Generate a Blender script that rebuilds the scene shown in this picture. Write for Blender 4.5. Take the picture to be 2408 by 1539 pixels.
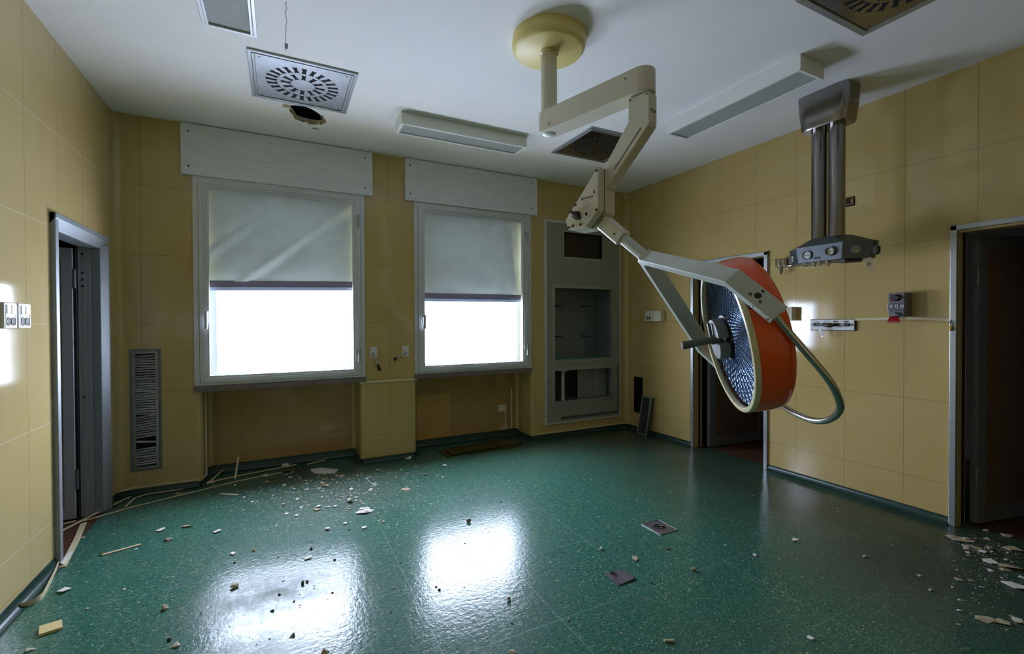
import bpy, bmesh, math, random
from mathutils import Vector, Matrix, noise
for o in list(bpy.data.objects): bpy.data.objects.remove(o)
SC = bpy.context.scene
COL = SC.collection
PI = math.pi
V = Vector

# ------------------------------------------------------------------ camera
YAW, PITCH, ROLL = math.radians(26.9866), math.radians(-0.6389), math.radians(-0.2283)
FPX, CX, CY, EYE = 1071.414, 1204.0, 769.5, V((0, 0, 1.45))
_f = V((math.sin(YAW), math.cos(YAW), 0)); _r = V((math.cos(YAW), -math.sin(YAW), 0)); _u = V((0, 0, 1))
F2 = _f*math.cos(PITCH) + _u*math.sin(PITCH); _u2 = _u*math.cos(PITCH) - _f*math.sin(PITCH)
R3 = _r*math.cos(ROLL) + _u2*math.sin(ROLL); U3 = _u2*math.cos(ROLL) - _r*math.sin(ROLL)
cam = bpy.data.cameras.new('camera'); cam_o = bpy.data.objects.new('camera', cam); COL.objects.link(cam_o)
cam.sensor_fit = 'HORIZONTAL'; cam.sensor_width = 36.0; cam.lens = FPX/2408*36.0
cam.clip_start = 0.02; cam.clip_end = 100
M = Matrix((R3, U3, -F2)).transposed().to_4x4(); M.translation = EYE
cam_o.matrix_world = M
SC.camera = cam_o

# ------------------------------------------------------------------ light, exposure
SC.view_settings.view_transform = 'Standard'; SC.view_settings.look = 'None'
SC.view_settings.gamma = 1.0; SC.view_settings.use_curve_mapping = False
SC.view_settings.exposure = 0.0
SC.cycles.use_denoising = True
SC.cycles.diffuse_bounces = 6; SC.cycles.max_bounces = 12
SC.cycles.sample_clamp_indirect = 12.0
SC.cycles.caustics_reflective = True; SC.cycles.blur_glossy = 0.5; SC.cycles.caustics_refractive = False
world = bpy.data.worlds.new('overcast_daylight'); SC.world = world; world.use_nodes = True
bg = world.node_tree.nodes['Background']
bg.inputs[1].default_value = 30.0
_wt = world.node_tree; _tc = _wt.nodes.new('ShaderNodeTexCoord'); _sp = _wt.nodes.new('ShaderNodeSeparateXYZ'); _mr = _wt.nodes.new('ShaderNodeMapRange')
_mr.inputs[1].default_value = -.35; _mr.inputs[2].default_value = .35; _mx = _wt.nodes.new('ShaderNodeMix'); _mx.data_type = 'RGBA'
_mx.inputs[6].default_value = (.70, .80, 1.04, 1); _mx.inputs[7].default_value = (.95, 1.08, 1.40, 1)      # pale ground, overcast sky
_wt.links.new(_tc.outputs['Generated'], _sp.inputs[0]); _wt.links.new(_sp.outputs[2], _mr.inputs[0]); _wt.links.new(_mr.outputs[0], _mx.inputs[0]); _wt.links.new(_mx.outputs[2], bg.inputs[0])

def portal(name, x0, x1, z0, z1, y):
    l = bpy.data.lights.new(name, 'AREA'); l.shape = 'RECTANGLE'; l.size = x1-x0; l.size_y = z1-z0
    l.cycles.is_portal = True
    o = bpy.data.objects.new(name, l); COL.objects.link(o)
    o.location = ((x0+x1)/2, y, (z0+z1)/2); o.rotation_euler = (math.radians(-90), 0, 0)
    return o
portal('daylight_opening', -0.63, 0.73, 0.9, 2.7, 5.30)
portal('daylight_opening', 1.33, 2.67, 0.9, 2.7, 5.30)


# room planes
XL, XR, YB, YF, ZC = -1.2116, 4.2181, 4.8319, -2.2, 3.1917

def ray(u, v): return F2 + R3*((u-CX)/FPX) + U3*((CY-v)/FPX)
def hit(u, v, p, n):
    r = ray(u, v); return EYE + r*((V(p)-EYE).dot(n)/r.dot(n))
def onX(u, v, x): return hit(u, v, (x, 0, 0), V((1, 0, 0)))
def onY(u, v, y): return hit(u, v, (0, y, 0), V((0, 1, 0)))
def onZ(u, v, z=0.0): return hit(u, v, (0, 0, z), V((0, 0, 1)))
def depth(p): return (V(p)-EYE).dot(F2)
def mpp(p): return depth(p)/FPX            # metres for one photo pixel at p

# ------------------------------------------------------------------ materials
def s2l(c): return c/12.92 if c <= .04045 else ((c+.055)/1.055)**2.4
def rgb(r, g, b): return (s2l(r/255), s2l(g/255), s2l(b/255), 1)
MATS = {}
def mat(name, col, rough=.5, metal=0.0, spec=.5, bump=0.0, bscale=60, var=0.0, vscale=4, coat=0.0, stretch=None):
    if name in MATS: return MATS[name]
    m = bpy.data.materials.new(name); m.use_nodes = True; nt = m.node_tree
    b = nt.nodes['Principled BSDF']
    b.inputs['Base Color'].default_value = col; b.inputs['Roughness'].default_value = rough
    b.inputs['Metallic'].default_value = metal; b.inputs['Specular IOR Level'].default_value = spec
    if coat: b.inputs['Coat Weight'].default_value = coat; b.inputs['Coat Roughness'].default_value = .08
    tc = nt.nodes.new('ShaderNodeTexCoord')
    src = tc.outputs['Object']
    if stretch:
        mp = nt.nodes.new('ShaderNodeMapping'); mp.inputs['Scale'].default_value = stretch
        nt.links.new(src, mp.inputs[0]); src = mp.outputs[0]
    if var:
        n = nt.nodes.new('ShaderNodeTexNoise'); n.inputs['Scale'].default_value = vscale; n.inputs['Detail'].default_value = 5
        nt.links.new(src, n.inputs['Vector'])
        mr = nt.nodes.new('ShaderNodeMapRange'); mr.inputs[1].default_value = .3; mr.inputs[2].default_value = .7
        mr.inputs[3].default_value = 1-var; mr.inputs[4].default_value = 1+var*.5
        nt.links.new(n.outputs['Fac'], mr.inputs[0])
        mx = nt.nodes.new('ShaderNodeVectorMath'); mx.operation = 'SCALE'; mx.inputs[0].default_value = col[:3]
        nt.links.new(mr.outputs[0], mx.inputs['Scale']); nt.links.new(mx.outputs[0], b.inputs['Base Color'])
    if bump:
        n = nt.nodes.new('ShaderNodeTexNoise'); n.inputs['Scale'].default_value = bscale; n.inputs['Detail'].default_value = 4
        nt.links.new(src, n.inputs['Vector'])
        bp = nt.nodes.new('ShaderNodeBump'); bp.inputs['Strength'].default_value = bump; bp.inputs['Distance'].default_value = .004
        nt.links.new(n.outputs['Fac'], bp.inputs['Height']); nt.links.new(bp.outputs[0], b.inputs['Normal'])
    MATS[name] = m
    return m

class NT:
    """small helper to write node maths"""
    def __init__(s, m): s.nt = m.node_tree; s.n = s.nt.nodes; s.l = s.nt.links
    def link(s, a, b): s.l.new(a, b)
    def math(s, op, a, b=None, clamp=False):
        n = s.n.new('ShaderNodeMath'); n.operation = op; n.use_clamp = clamp
        for i, x in enumerate((a, b)):
            if x is None: continue
            if isinstance(x, (int, float)): n.inputs[i].default_value = x
            else: s.l.new(x, n.inputs[i])
        return n.outputs[0]
    def line(s, x, off, pitch, w):      # 1 on the joint lines, else 0
        t = s.math('ADD', s.math('DIVIDE', s.math('SUBTRACT', x, off), pitch), 100.5)
        t = s.math('MULTIPLY', s.math('ABSOLUTE', s.math('SUBTRACT', s.math('FRACT', t), .5)), pitch)
        return s.math('LESS_THAN', t, w/2)
    def mix(s, f, a, b):
        n = s.n.new('ShaderNodeMix'); n.data_type = 'RGBA'
        if isinstance(f, (int, float)): n.inputs[0].default_value = f
        else: s.l.new(f, n.inputs[0])
        for i, x in ((6, a), (7, b)):
            if isinstance(x, tuple): n.inputs[i].default_value = x
            else: s.l.new(x, n.inputs[i])
        return n.outputs[2]
    def noise(s, vec, scale, detail=4, rough=.5, dist=0):
        n = s.n.new('ShaderNodeTexNoise'); n.inputs['Scale'].default_value = scale; n.inputs['Detail'].default_value = detail
        n.inputs['Roughness'].default_value = rough; n.inputs['Distortion'].default_value = dist
        s.l.new(vec, n.inputs['Vector']); return n.outputs['Fac']
    def rng(s, x, a, b, c=0.0, d=1.0):
        n = s.n.new('ShaderNodeMapRange'); s.l.new(x, n.inputs[0])
        for i, q in enumerate((a, b, c, d)): n.inputs[i+1].default_value = q
        return n.outputs[0]
    def mapping(s, vec, scale=(1, 1, 1), loc=(0, 0, 0), rot=(0, 0, 0)):
        n = s.n.new('ShaderNodeMapping'); n.inputs['Scale'].default_value = scale; n.inputs['Location'].default_value = loc
        n.inputs['Rotation'].default_value = rot; s.l.new(vec, n.inputs[0]); return n.outputs[0]

WALLC = rgb(198, 175, 116)
def panel_mat(name, axis, off, pitch, hline='dark', col=WALLC):
    m = bpy.data.materials.new(name); m.use_nodes = True; k = NT(m); b = k.n['Principled BSDF']
    g = k.n.new('ShaderNodeNewGeometry'); sp = k.n.new('ShaderNodeSeparateXYZ'); k.link(g.outputs['Position'], sp.inputs[0])
    ax = sp.outputs[0] if axis == 'x' else sp.outputs[1]
    vl = k.line(ax, off, pitch, .0028); hl = k.line(sp.outputs[2], .281, .5835, .0028)
    n1 = k.noise(g.outputs['Position'], 1.6, 5, .6); n2 = k.noise(g.outputs['Position'], 900, 2)
    base = k.mix(k.rng(n1, .35, .7), col, tuple(x*y for x, y in zip(col, (.93, .9, .82, 1))))
    base = k.mix(k.rng(n2, .3, .7, 0, .10), base, (.12, .09, .04, 1))
    dark = tuple(x*.42 for x in col[:3])+(1,)
    base = k.mix(vl, base, dark)
    base = k.mix(hl, base, dark if hline == 'dark' else rgb(225, 220, 205))
    k.link(base, b.inputs['Base Color'])
    k.link(k.rng(n1, .3, .7, .05, .11), b.inputs['Roughness'])
    b.inputs['Specular IOR Level'].default_value = .5
    # panels lie slightly uneven
    n3 = k.noise(g.outputs['Position'], 2.2, 2)
    bp = k.n.new('ShaderNodeBump'); bp.inputs['Strength'].default_value = .25; bp.inputs['Distance'].default_value = .01
    k.link(n3, bp.inputs['Height']); k.link(bp.outputs[0], b.inputs['Normal'])
    return m

def floor_mat():
    m = bpy.data.materials.new('green_flecked_vinyl'); m.use_nodes = True; k = NT(m); b = k.n['Principled BSDF']
    g = k.n.new('ShaderNodeNewGeometry'); P = g.outputs['Position']; sp = k.n.new('ShaderNodeSeparateXYZ'); k.link(P, sp.inputs[0])
    n1 = k.noise(P, 1.1, 6, .6)
    base = k.mix(k.rng(n1, .3, .7), rgb(40, 100, 83), rgb(54, 110, 94))
    # flecks, short dashes at mixed angles
    for i, (ang, sc, thr, c) in enumerate(((.4, 48, .655, rgb(140, 152, 118)), (-.6, 56, .65, rgb(20, 46, 40)), (1.3, 50, .66, rgb(96, 140, 120)),
                                       (-1.2, 60, .655, rgb(24, 52, 46)), (.9, 44, .69, rgb(180, 178, 140)), (-.2, 90, .66, rgb(104, 136, 116)), (1.8, 84, .65, rgb(26, 56, 48)))):
        v = k.mapping(P, (sc, sc*2.8, 1), (i*7.3, i*3.1, 0), (0, 0, ang))
        f = k.noise(v, 1.0, 1.5, .5, .8)
        base = k.mix(k.rng(f, thr-.015, thr+.02), base, c)
    # welded sheet joints
    w = .0026
    ln = k.math('MAXIMUM', k.line(sp.outputs[0], .622, .585, w), k.line(sp.outputs[1], 1.858, .597, w))
    gate = k.rng(k.noise(P, .9, 2), .42, .52, .12, .55)
    ga = k.math('DIVIDE', k.math('SUBTRACT', sp.outputs[0], .85), 1.0); gc = k.math('DIVIDE', k.math('SUBTRACT', sp.outputs[1], 2.0), 1.1)
    near = k.math('SUBTRACT', 1.25, k.math('SQRT', k.math('ADD', k.math('MULTIPLY', ga, ga), k.math('MULTIPLY', gc, gc))), True)
    base = k.mix(k.math('MULTIPLY', ln, k.math('MAXIMUM', gate, near)), base, rgb(150, 172, 164))
    # dust lying around the fallen plaster and towards the doorway
    def blob(x, y, rx, ry):
        a = k.math('DIVIDE', k.math('SUBTRACT', sp.outputs[0], x), rx); c = k.math('DIVIDE', k.math('SUBTRACT', sp.outputs[1], y), ry)
        d = k.math('SQRT', k.math('ADD', k.math('MULTIPLY', a, a), k.math('MULTIPLY', c, c)))
        return k.math('SUBTRACT', 1.0, d, True)
    d = k.math('MAXIMUM', blob(.45, 4.15, 1.0, .9), blob(3.3, 1.25, .9, .7))
    d2 = k.math('MAXIMUM', blob(-.05, 2.75, .5, .35), blob(-.15, 2.1, .35, .5))
    d = k.math('MAXIMUM', d, k.math('MULTIPLY', d2, .8))
    dn = k.rng(k.noise(P, 9, 6, .7), .25, .7, .3, 1)
    dust = k.math('MULTIPLY', k.math('MULTIPLY', d, dn), 1.3, True)
    base = k.mix(k.math('MULTIPLY', dust, .62), base, rgb(96, 88, 78))
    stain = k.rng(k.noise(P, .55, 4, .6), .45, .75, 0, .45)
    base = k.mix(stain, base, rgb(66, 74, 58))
    right_tint = k.math('MULTIPLY', k.rng(sp.outputs[0], 2.2, 3.6), k.rng(k.noise(P, 1.3, 5, .6), .3, .6, .45, .85))  # olive tone deepening towards the right side, broken up by noise
    base = k.mix(right_tint, base, rgb(52, 60, 46))
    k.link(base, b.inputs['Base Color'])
    # scuffs
    sv = k.mapping(P, (9, 60, 1), (0, 0, 0), (0, 0, .5)); s1 = k.noise(sv, 1, 4, .6, 1.2)
    sv2 = k.mapping(P, (70, 11, 1), (3, 5, 0), (0, 0, .25)); s2 = k.noise(sv2, 1, 4, .6, 1.2)
    sc = k.math('ADD', s1, s2)
    b.inputs['Roughness'].default_value = .45; b.inputs['Specular IOR Level'].default_value = .05
    b.inputs['Coat Weight'].default_value = .75; b.inputs['Coat IOR'].default_value = 1.45
    k.link(k.math('ADD', k.rng(sc, .8, 1.2, .07, .17), k.math('MULTIPLY', dust, .4)), b.inputs['Coat Roughness'])
    k.link(k.math('SUBTRACT', .7, k.math('MULTIPLY', dust, .5)), b.inputs['Coat Weight'])
    f3 = k.noise(P, 38, 3, .6)
    bp = k.n.new('ShaderNodeBump'); bp.inputs['Strength'].default_value = .28; bp.inputs['Distance'].default_value = .004
    k.link(k.math('ADD', k.math('MULTIPLY', sc, .35), f3), bp.inputs['Height']); k.link(bp.outputs[0], b.inputs['Normal']); k.link(bp.outputs[0], b.inputs['Coat Normal'])
    return m

def glass_mat(name, tint=(1, 1, 1, 1), f=1.0):
    m = bpy.data.materials.new(name); m.use_nodes = True; k = NT(m)
    for n in list(k.n):
        if n.type == 'BSDF_PRINCIPLED': k.n.remove(n)
    t = k.n.new('ShaderNodeBsdfTransparent'); t.inputs[0].default_value = tint
    gl = k.n.new('ShaderNodeBsdfGlossy'); gl.inputs['Roughness'].default_value = .02
    fr = k.n.new('ShaderNodeFresnel'); gg = k.n.new('ShaderNodeNewGeometry')
    k.link(k.rng(gg.outputs['Backfacing'], 0, 1, 1.45, 1/1.45), fr.inputs[0])      # both faces of the pane mirror alike
    mx = k.n.new('ShaderNodeMixShader'); k.link(k.math('MULTIPLY', fr.outputs[0], f), mx.inputs[0]); k.link(t.outputs[0], mx.inputs[1]); k.link(gl.outputs[0], mx.inputs[2])
    k.link(mx.outputs[0], k.n['Material Output'].inputs[0])
    return m

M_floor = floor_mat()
M_wallR = panel_mat('panel_right', 'y', 3.354, .406)
M_wallL = panel_mat('panel_left', 'y', 3.362, .406, 'light', rgb(208, 187, 134))  # pale horizontal joints paint in the glint along the panel edges
M_wallB = panel_mat('panel_back', 'x', 1.02, .4115)
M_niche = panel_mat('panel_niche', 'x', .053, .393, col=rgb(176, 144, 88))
M_ceil = mat('ceiling_paint', rgb(238, 239, 237), .75, bump=.05, bscale=300, var=.03, vscale=2)
M_wallP = mat('panel_plain', WALLC, .1, var=.05)
M_patch = mat('patch_orange', rgb(196, 154, 84), .25, var=.06)
M_green = mat('skirting_green', rgb(20, 58, 48), .3, var=.3, vscale=40)
M_alu = mat('brushed_aluminium', rgb(176, 181, 184), .34, .75, var=.08, vscale=3, stretch=(1, 1, 12))
M_aluw = mat('window_aluminium', rgb(206, 210, 212), .4, .25, var=.05, vscale=8)
M_laminate = mat('white_laminate', rgb(230, 236, 246), .42, var=.08, vscale=5, stretch=(1, 1, 9))
M_steel = mat('stainless_steel', rgb(150, 147, 143), .21, 1.0, var=.1, vscale=3, stretch=(14, 14, 1))
M_galv = mat('galvanised_plate', rgb(168, 172, 176), .38, .9, var=.18, vscale=6)
M_chrome = mat('chrome', rgb(215, 215, 218), .08, 1.0)
M_cream = mat('cream_enamel', rgb(208, 203, 180), .32, var=.03, coat=.1)
M_lampgrey = mat('pale_grey_enamel', rgb(190, 196, 186), .3, var=.03, coat=.3)
M_canopy = mat('yellowed_plastic', rgb(226, 208, 132), .42, var=.05)
M_orange = mat('orange_enamel', rgb(240, 92, 22), .22, var=.04, coat=.2)
M_ring = mat('cream_rim', rgb(214, 205, 164), .3)
M_black = mat('black_plastic', rgb(20, 20, 21), .4)
M_dark = mat('dark_void', rgb(9, 9, 9), .9)
M_gap = mat('black_rubber', rgb(14, 14, 15), .7)
M_screw = mat('screw_head', rgb(70, 70, 70), .35, .8)
M_grey = mat('grey_plastic', rgb(104, 108, 112), .45, var=.05)
M_hub = mat('grey_hub', rgb(112, 116, 114), .45)
M_handle = mat('dark_grey_handle', rgb(88, 92, 86), .4)
M_red = mat('red_plastic', rgb(160, 22, 30), .35)
M_white = mat('white_plastic', rgb(226, 225, 220), .4, var=.03)
M_ivory = mat('ivory_plastic', rgb(218, 212, 188), .4, var=.04)
M_strip = mat('cream_strip', rgb(214, 200, 160), .5, var=.12, vscale=9)
M_plaster = mat('plaster_white', rgb(226, 223, 214), .85, bump=.4, bscale=180, var=.12, vscale=30)
M_plasterg = mat('plaster_grey', rgb(140, 134, 122), .9, bump=.5, bscale=160, var=.25, vscale=40)
M_plasterb = mat('plaster_beige', rgb(190, 176, 148), .9, bump=.6, bscale=140, var=.25, vscale=40)
M_dirt = mat('dirt_brown', rgb(58, 50, 42), .95, bump=.6, bscale=160, var=.3, vscale=40)
M_rust = mat('rust_chip', rgb(134, 78, 40), .7, var=.3, vscale=60)
M_wool = mat('insulation_wool', rgb(98, 90, 80), 1.0, bump=1.0, bscale=220, var=.4, vscale=60)
M_ytile = mat('yellow_tile', rgb(224, 204, 146), .35, var=.04)
M_marble = mat('sill_marble', rgb(122, 110, 104), .35, var=.4, vscale=45)
M_panelgrey = mat('cabinet_grey', rgb(146, 146, 134), .4, var=.05, vscale=3)
M_cabin = mat('cabinet_inside', rgb(118, 126, 126), .35, .3, var=.06)
M_teal = mat('teal_shelf_sheet', rgb(92, 168, 150), .25)
M_doorp = mat('door_panel_brown', rgb(112, 92, 76), .5, var=.08)
M_doorf = mat('door_frame_grey', rgb(118, 122, 130), .4, .2, var=.05)
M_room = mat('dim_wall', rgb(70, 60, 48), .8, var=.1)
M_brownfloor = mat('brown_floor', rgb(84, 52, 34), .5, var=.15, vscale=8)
M_fabric = None
M_purple = mat('hem_purple', rgb(84, 78, 92), .6, var=.06)
M_bluerail = mat('rail_blue_grey', rgb(140, 152, 172), .4, .3)
M_diff = mat('prismatic_diffuser', rgb(172, 178, 176), .22, .0, bump=.5, bscale=700, var=.12, vscale=4, stretch=(1, 1, 1))
M_lampbox = mat('luminaire_white', rgb(222, 226, 220), .35)
M_wood = mat('dark_board', rgb(52, 52, 24), .25, var=.15)
M_yellow = mat('yellow_wire', rgb(206, 152, 24), .45)
M_paper = mat('paper', rgb(216, 206, 180), .8)
M_sheet = mat('grey_sheet', rgb(150, 156, 170), .6)
M_clear = mat('clear_tag', rgb(190, 192, 190), .25)
M_glass = glass_mat('window_glass')
M_lens = glass_mat('lamp_glass', (.9, .94, .98, 1), .5)
M_mirror = mat('lamp_reflector', rgb(104, 112, 124), .3, 1.0)
M_tube = mat('fluorescent_tube', rgb(230, 232, 230), .3)
M_torn = mat('torn_plasterboard', rgb(176, 158, 122), .95, bump=.8, bscale=150, var=.4, vscale=50)
M_ink = mat('dark_red_ink', rgb(74, 26, 24), .6)
M_inkb = mat('black_ink', rgb(30, 28, 28), .6)
M_reddot = mat('red_lamp', rgb(96, 20, 18), .3)
M_dial = mat('gauge_face', rgb(178, 190, 190), .3)

def blind_mat():
    m = bpy.data.materials.new('blind_fabric'); m.use_nodes = True; k = NT(m); b = k.n['Principled BSDF']
    g = k.n.new('ShaderNodeNewGeometry')
    n = k.noise(g.outputs['Position'], 3, 5, .6)
    c = k.mix(k.rng(n, .35, .65), rgb(176, 188, 178), rgb(164, 172, 164)); k.link(c, b.inputs['Base Color'])
    b.inputs['Roughness'].default_value = .8
    tr = k.n.new('ShaderNodeBsdfTranslucent'); k.link(c, tr.inputs[0])
    mx = k.n.new('ShaderNodeMixShader'); mx.inputs[0].default_value = .012
    k.link(b.outputs[0], mx.inputs[1]); k.link(tr.outputs[0], mx.inputs[2]); k.link(mx.outputs[0], k.n['Material Output'].inputs[0])
    return m
M_fabric = blind_mat()

# ------------------------------------------------------------------ mesh builder
ORG = {}
def ortho(d):
    d = V(d).normalized(); a = V((0, 0, 1)) if abs(d.z) < .9 else V((1, 0, 0))
    x = d.cross(a).normalized(); return x, d.cross(x).normalized()
class MB:
    def __init__(s): s.v = []; s.f = []; s.mi = []; s.sm = []; s.m = 0; s.smooth = False
    def face(s, idx): s.f.append(tuple(idx)); s.mi.append(s.m); s.sm.append(s.smooth)
    def prism(s, pts, ext):
        n = len(pts); b = len(s.v); e = V(ext)
        s.v += [V(p) for p in pts] + [V(p)+e for p in pts]
        nrm = V((0, 0, 0))
        for i in range(n): nrm += V(pts[i]).cross(V(pts[(i+1) % n]))
        # bottom faces away from the extrusion
        flip = nrm.dot(e) < 0
        bot = list(range(b, b+n)); top = list(range(b+n, b+2*n))
        if not flip:
            s.face(bot[::-1]); s.face(top)
            for i in range(n): j = (i+1) % n; s.face((b+i, b+j, b+n+j, b+n+i))
        else:
            s.face(bot); s.face(top[::-1])
            for i in range(n): j = (i+1) % n; s.face((b+j, b+i, b+n+i, b+n+j))
        return s
    def box(s, x0, x1, y0, y1, z0, z1):
        x0, x1 = sorted((x0, x1)); y0, y1 = sorted((y0, y1)); z0, z1 = sorted((z0, z1))
        return s.prism([(x0, y0, z0), (x1, y0, z0), (x1, y1, z0), (x0, y1, z0)], (0, 0, z1-z0))
    def obox(s, c, ax, ay, az, hx, hy, hz):
        c = V(c); ax, ay, az = V(ax)*hx, V(ay)*hy, V(az)*hz
        return s.prism([c-ax-ay-az, c+ax-ay-az, c+ax+ay-az, c-ax+ay-az], az*2)
    def lathe(s, prof, o, axis, seg=32, smooth=True, x=None):
        o = V(o); axis = V(axis).normalized()
        if x is None: x, y = ortho(axis)
        else: x = V(x).normalized(); y = axis.cross(x)
        b = len(s.v); old = s.smooth; s.smooth = smooth
        ring = []
        for (r, h) in prof:
            if r < 1e-6: ring.append([len(s.v)]); s.v.append(o+axis*h)
            else:
                ring.append(list(range(len(s.v), len(s.v)+seg)))
                for i in range(seg):
                    t = 2*PI*i/seg; s.v.append(o+axis*h+(x*math.cos(t)+y*math.sin(t))*r)
        for a, c in zip(ring[:-1], ring[1:]):
            for i in range(seg):
                j = (i+1) % seg
                if len(a) == 1 and len(c) == 1: continue
                if len(a) == 1: s.face((a[0], c[j], c[i]))
                elif len(c) == 1: s.face((a[i], a[j], c[0]))
                else: s.face((a[i], a[j], c[j], c[i]))
        s.smooth = old
        return s
    def cyl(s, p0, p1, r, seg=20, r1=None):
        p0, p1 = V(p0), V(p1); L = (p1-p0).length; r1 = r if r1 is None else r1
        return s.lathe([(0, 0), (r, 0), (r1, L), (0, L)], p0, p1-p0, seg)
    def tube(s, pts, r, seg=10, cap=True):
        pts = [V(p) for p in pts]; old = s.smooth; s.smooth = True; rings = []
        x = None
        for i, p in enumerate(pts):
            d = (pts[min(i+1, len(pts)-1)]-pts[max(i-1, 0)]).normalized()
            if x is None: x, y = ortho(d)
            else:
                x = (x-d*x.dot(d)).normalized(); y = d.cross(x)
            rr = r[i] if isinstance(r, (list, tuple)) else r
            rings.append(list(range(len(s.v), len(s.v)+seg)))
            for k in range(seg):
                t = 2*PI*k/seg; s.v.append(p+(x*math.cos(t)+y*math.sin(t))*rr)
        for a, c in zip(rings[:-1], rings[1:]):
            for k in range(seg): j = (k+1) % seg; s.face((a[k], a[j], c[j], c[k]))
        if cap: s.smooth = False; s.face(rings[0][::-1]); s.face(rings[-1])
        s.smooth = old; return s
    def ribbon(s, pts, w, t):
        """flat strip lying along pts: width vectors w (one or many), thickness vector t"""
        pts = [V(p) for p in pts]; n = len(pts); b = len(s.v)
        for i, p in enumerate(pts):
            ww = V(w[i]) if isinstance(w, list) else V(w); tt = V(t[i]) if isinstance(t, list) else V(t)
            s.v += [p-ww/2, p+ww/2, p+ww/2+tt, p-ww/2+tt]
        for i in range(n-1):
            a, c = b+4*i, b+4*i+4
            for k in range(4): j = (k+1) % 4; s.face((a+k, a+j, c+j, c+k))
        s.face((b+3, b+2, b+1, b)); e = b+4*(n-1); s.face((e, e+1, e+2, e+3)); return s
    def frame(s, o, ax, ay, n, x0, x1, y0, y1, wl, wr, wb, wt, h0, h1):
        """rectangular picture-frame ring in plane (ax, ay) at o, from h0 to h1 along n"""
        o, ax, ay, n = V(o), V(ax), V(ay), V(n)
        A = [(x0, y0), (x1, y0), (x1, y1), (x0, y1)]; B = [(x0+wl, y0+wb), (x1-wr, y0+wb), (x1-wr, y1-wt), (x0+wl, y1-wt)]
        b = len(s.v)
        for h in (h0, h1):
            for q in A+B: s.v.append(o+ax*q[0]+ay*q[1]+n*h)
        flip = ax.cross(ay).dot(n) < 0
        def F(*i):
            i = [b+q for q in i]; s.face(i[::-1] if flip else i)
        for i in range(4):
            j = (i+1) % 4
            F(8+i, 8+j, 12+j, 12+i); F(i, 4+i, 4+j, j); F(i, j, 8+j, 8+i); F(4+j, 4+i, 12+i, 12+j)
        return s
    def build(s, name, mats, parent=None, bev=0.0, seg=2, at=None, fix=False):
        me = bpy.data.meshes.new(name)
        org = ORG[parent.name] if parent else (V(at) if at is not None else None)
        if org is None:
            lo = V((min(p.x for p in s.v), min(p.y for p in s.v), min(p.z for p in s.v))); hi = V((max(p.x for p in s.v), max(p.y for p in s.v), max(p.z for p in s.v)))
            org = V(((lo.x+hi.x)/2, (lo.y+hi.y)/2, lo.z))
        me.from_pydata([tuple(p-org) for p in s.v], [], s.f)
        for m in (mats if isinstance(mats, (list, tuple)) else [mats]): me.materials.append(m)
        for p, i, q in zip(me.polygons, s.mi, s.sm): p.material_index = i; p.use_smooth = q
        if fix:
            bm = bmesh.new(); bm.from_mesh(me); bmesh.ops.recalc_face_normals(bm, faces=bm.faces); bm.to_mesh(me); bm.free()
        if any(s.sm): me.set_sharp_from_angle(angle=math.radians(38))
        me.update()
        o = bpy.data.objects.new(name, me); COL.objects.link(o)
        if parent: o.parent = parent
        else: o.location = org
        ORG[o.name] = org
        if bev:
            md = o.modifiers.new('edge', 'BEVEL'); md.width = bev; md.segments = seg; md.limit_method = 'ANGLE'; md.angle_limit = math.radians(35)
            md.harden_normals = False
        return o

def tag(o, label, cat, group=None, kind=None):
    if label: o['label'] = label
    if cat: o['category'] = cat
    if group: o['group'] = group
    if kind: o['kind'] = kind
    return o
def thing(name, label, cat, loc, group=None, kind=None):
    o = bpy.data.objects.new(name, None); COL.objects.link(o); o.location = V(loc); o.empty_display_size = .1
    ORG[o.name] = V(loc); return tag(o, label, cat, group, kind)
def struct(o, label=None, cat=None):
    o['kind'] = 'structure'
    if label: o['label'] = label
    if cat: o['category'] = cat
    return o
def text(s, origin, xd, yd, size, m, parent, name):
    c = bpy.data.curves.new(name, 'FONT'); c.body = s; c.size = size; c.extrude = .0004; c.align_x = 'CENTER'; c.align_y = 'CENTER'
    t = bpy.data.objects.new(name, c); COL.objects.link(t)
    dg = bpy.context.evaluated_depsgraph_get(); me = bpy.data.meshes.new_from_object(t.evaluated_get(dg))
    bpy.data.objects.remove(t); bpy.data.curves.remove(c)
    xd, yd = V(xd).normalized(), V(yd).normalized(); zd = xd.cross(yd)
    for v in me.vertices: v.co = xd*v.co.x+yd*v.co.y+zd*v.co.z+V(origin)-ORG[parent.name]
    me.materials.clear(); me.materials.append(m)
    o = bpy.data.objects.new(name, me); COL.objects.link(o); o.parent = parent; ORG[o.name] = ORG[parent.name]
    return o

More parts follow.
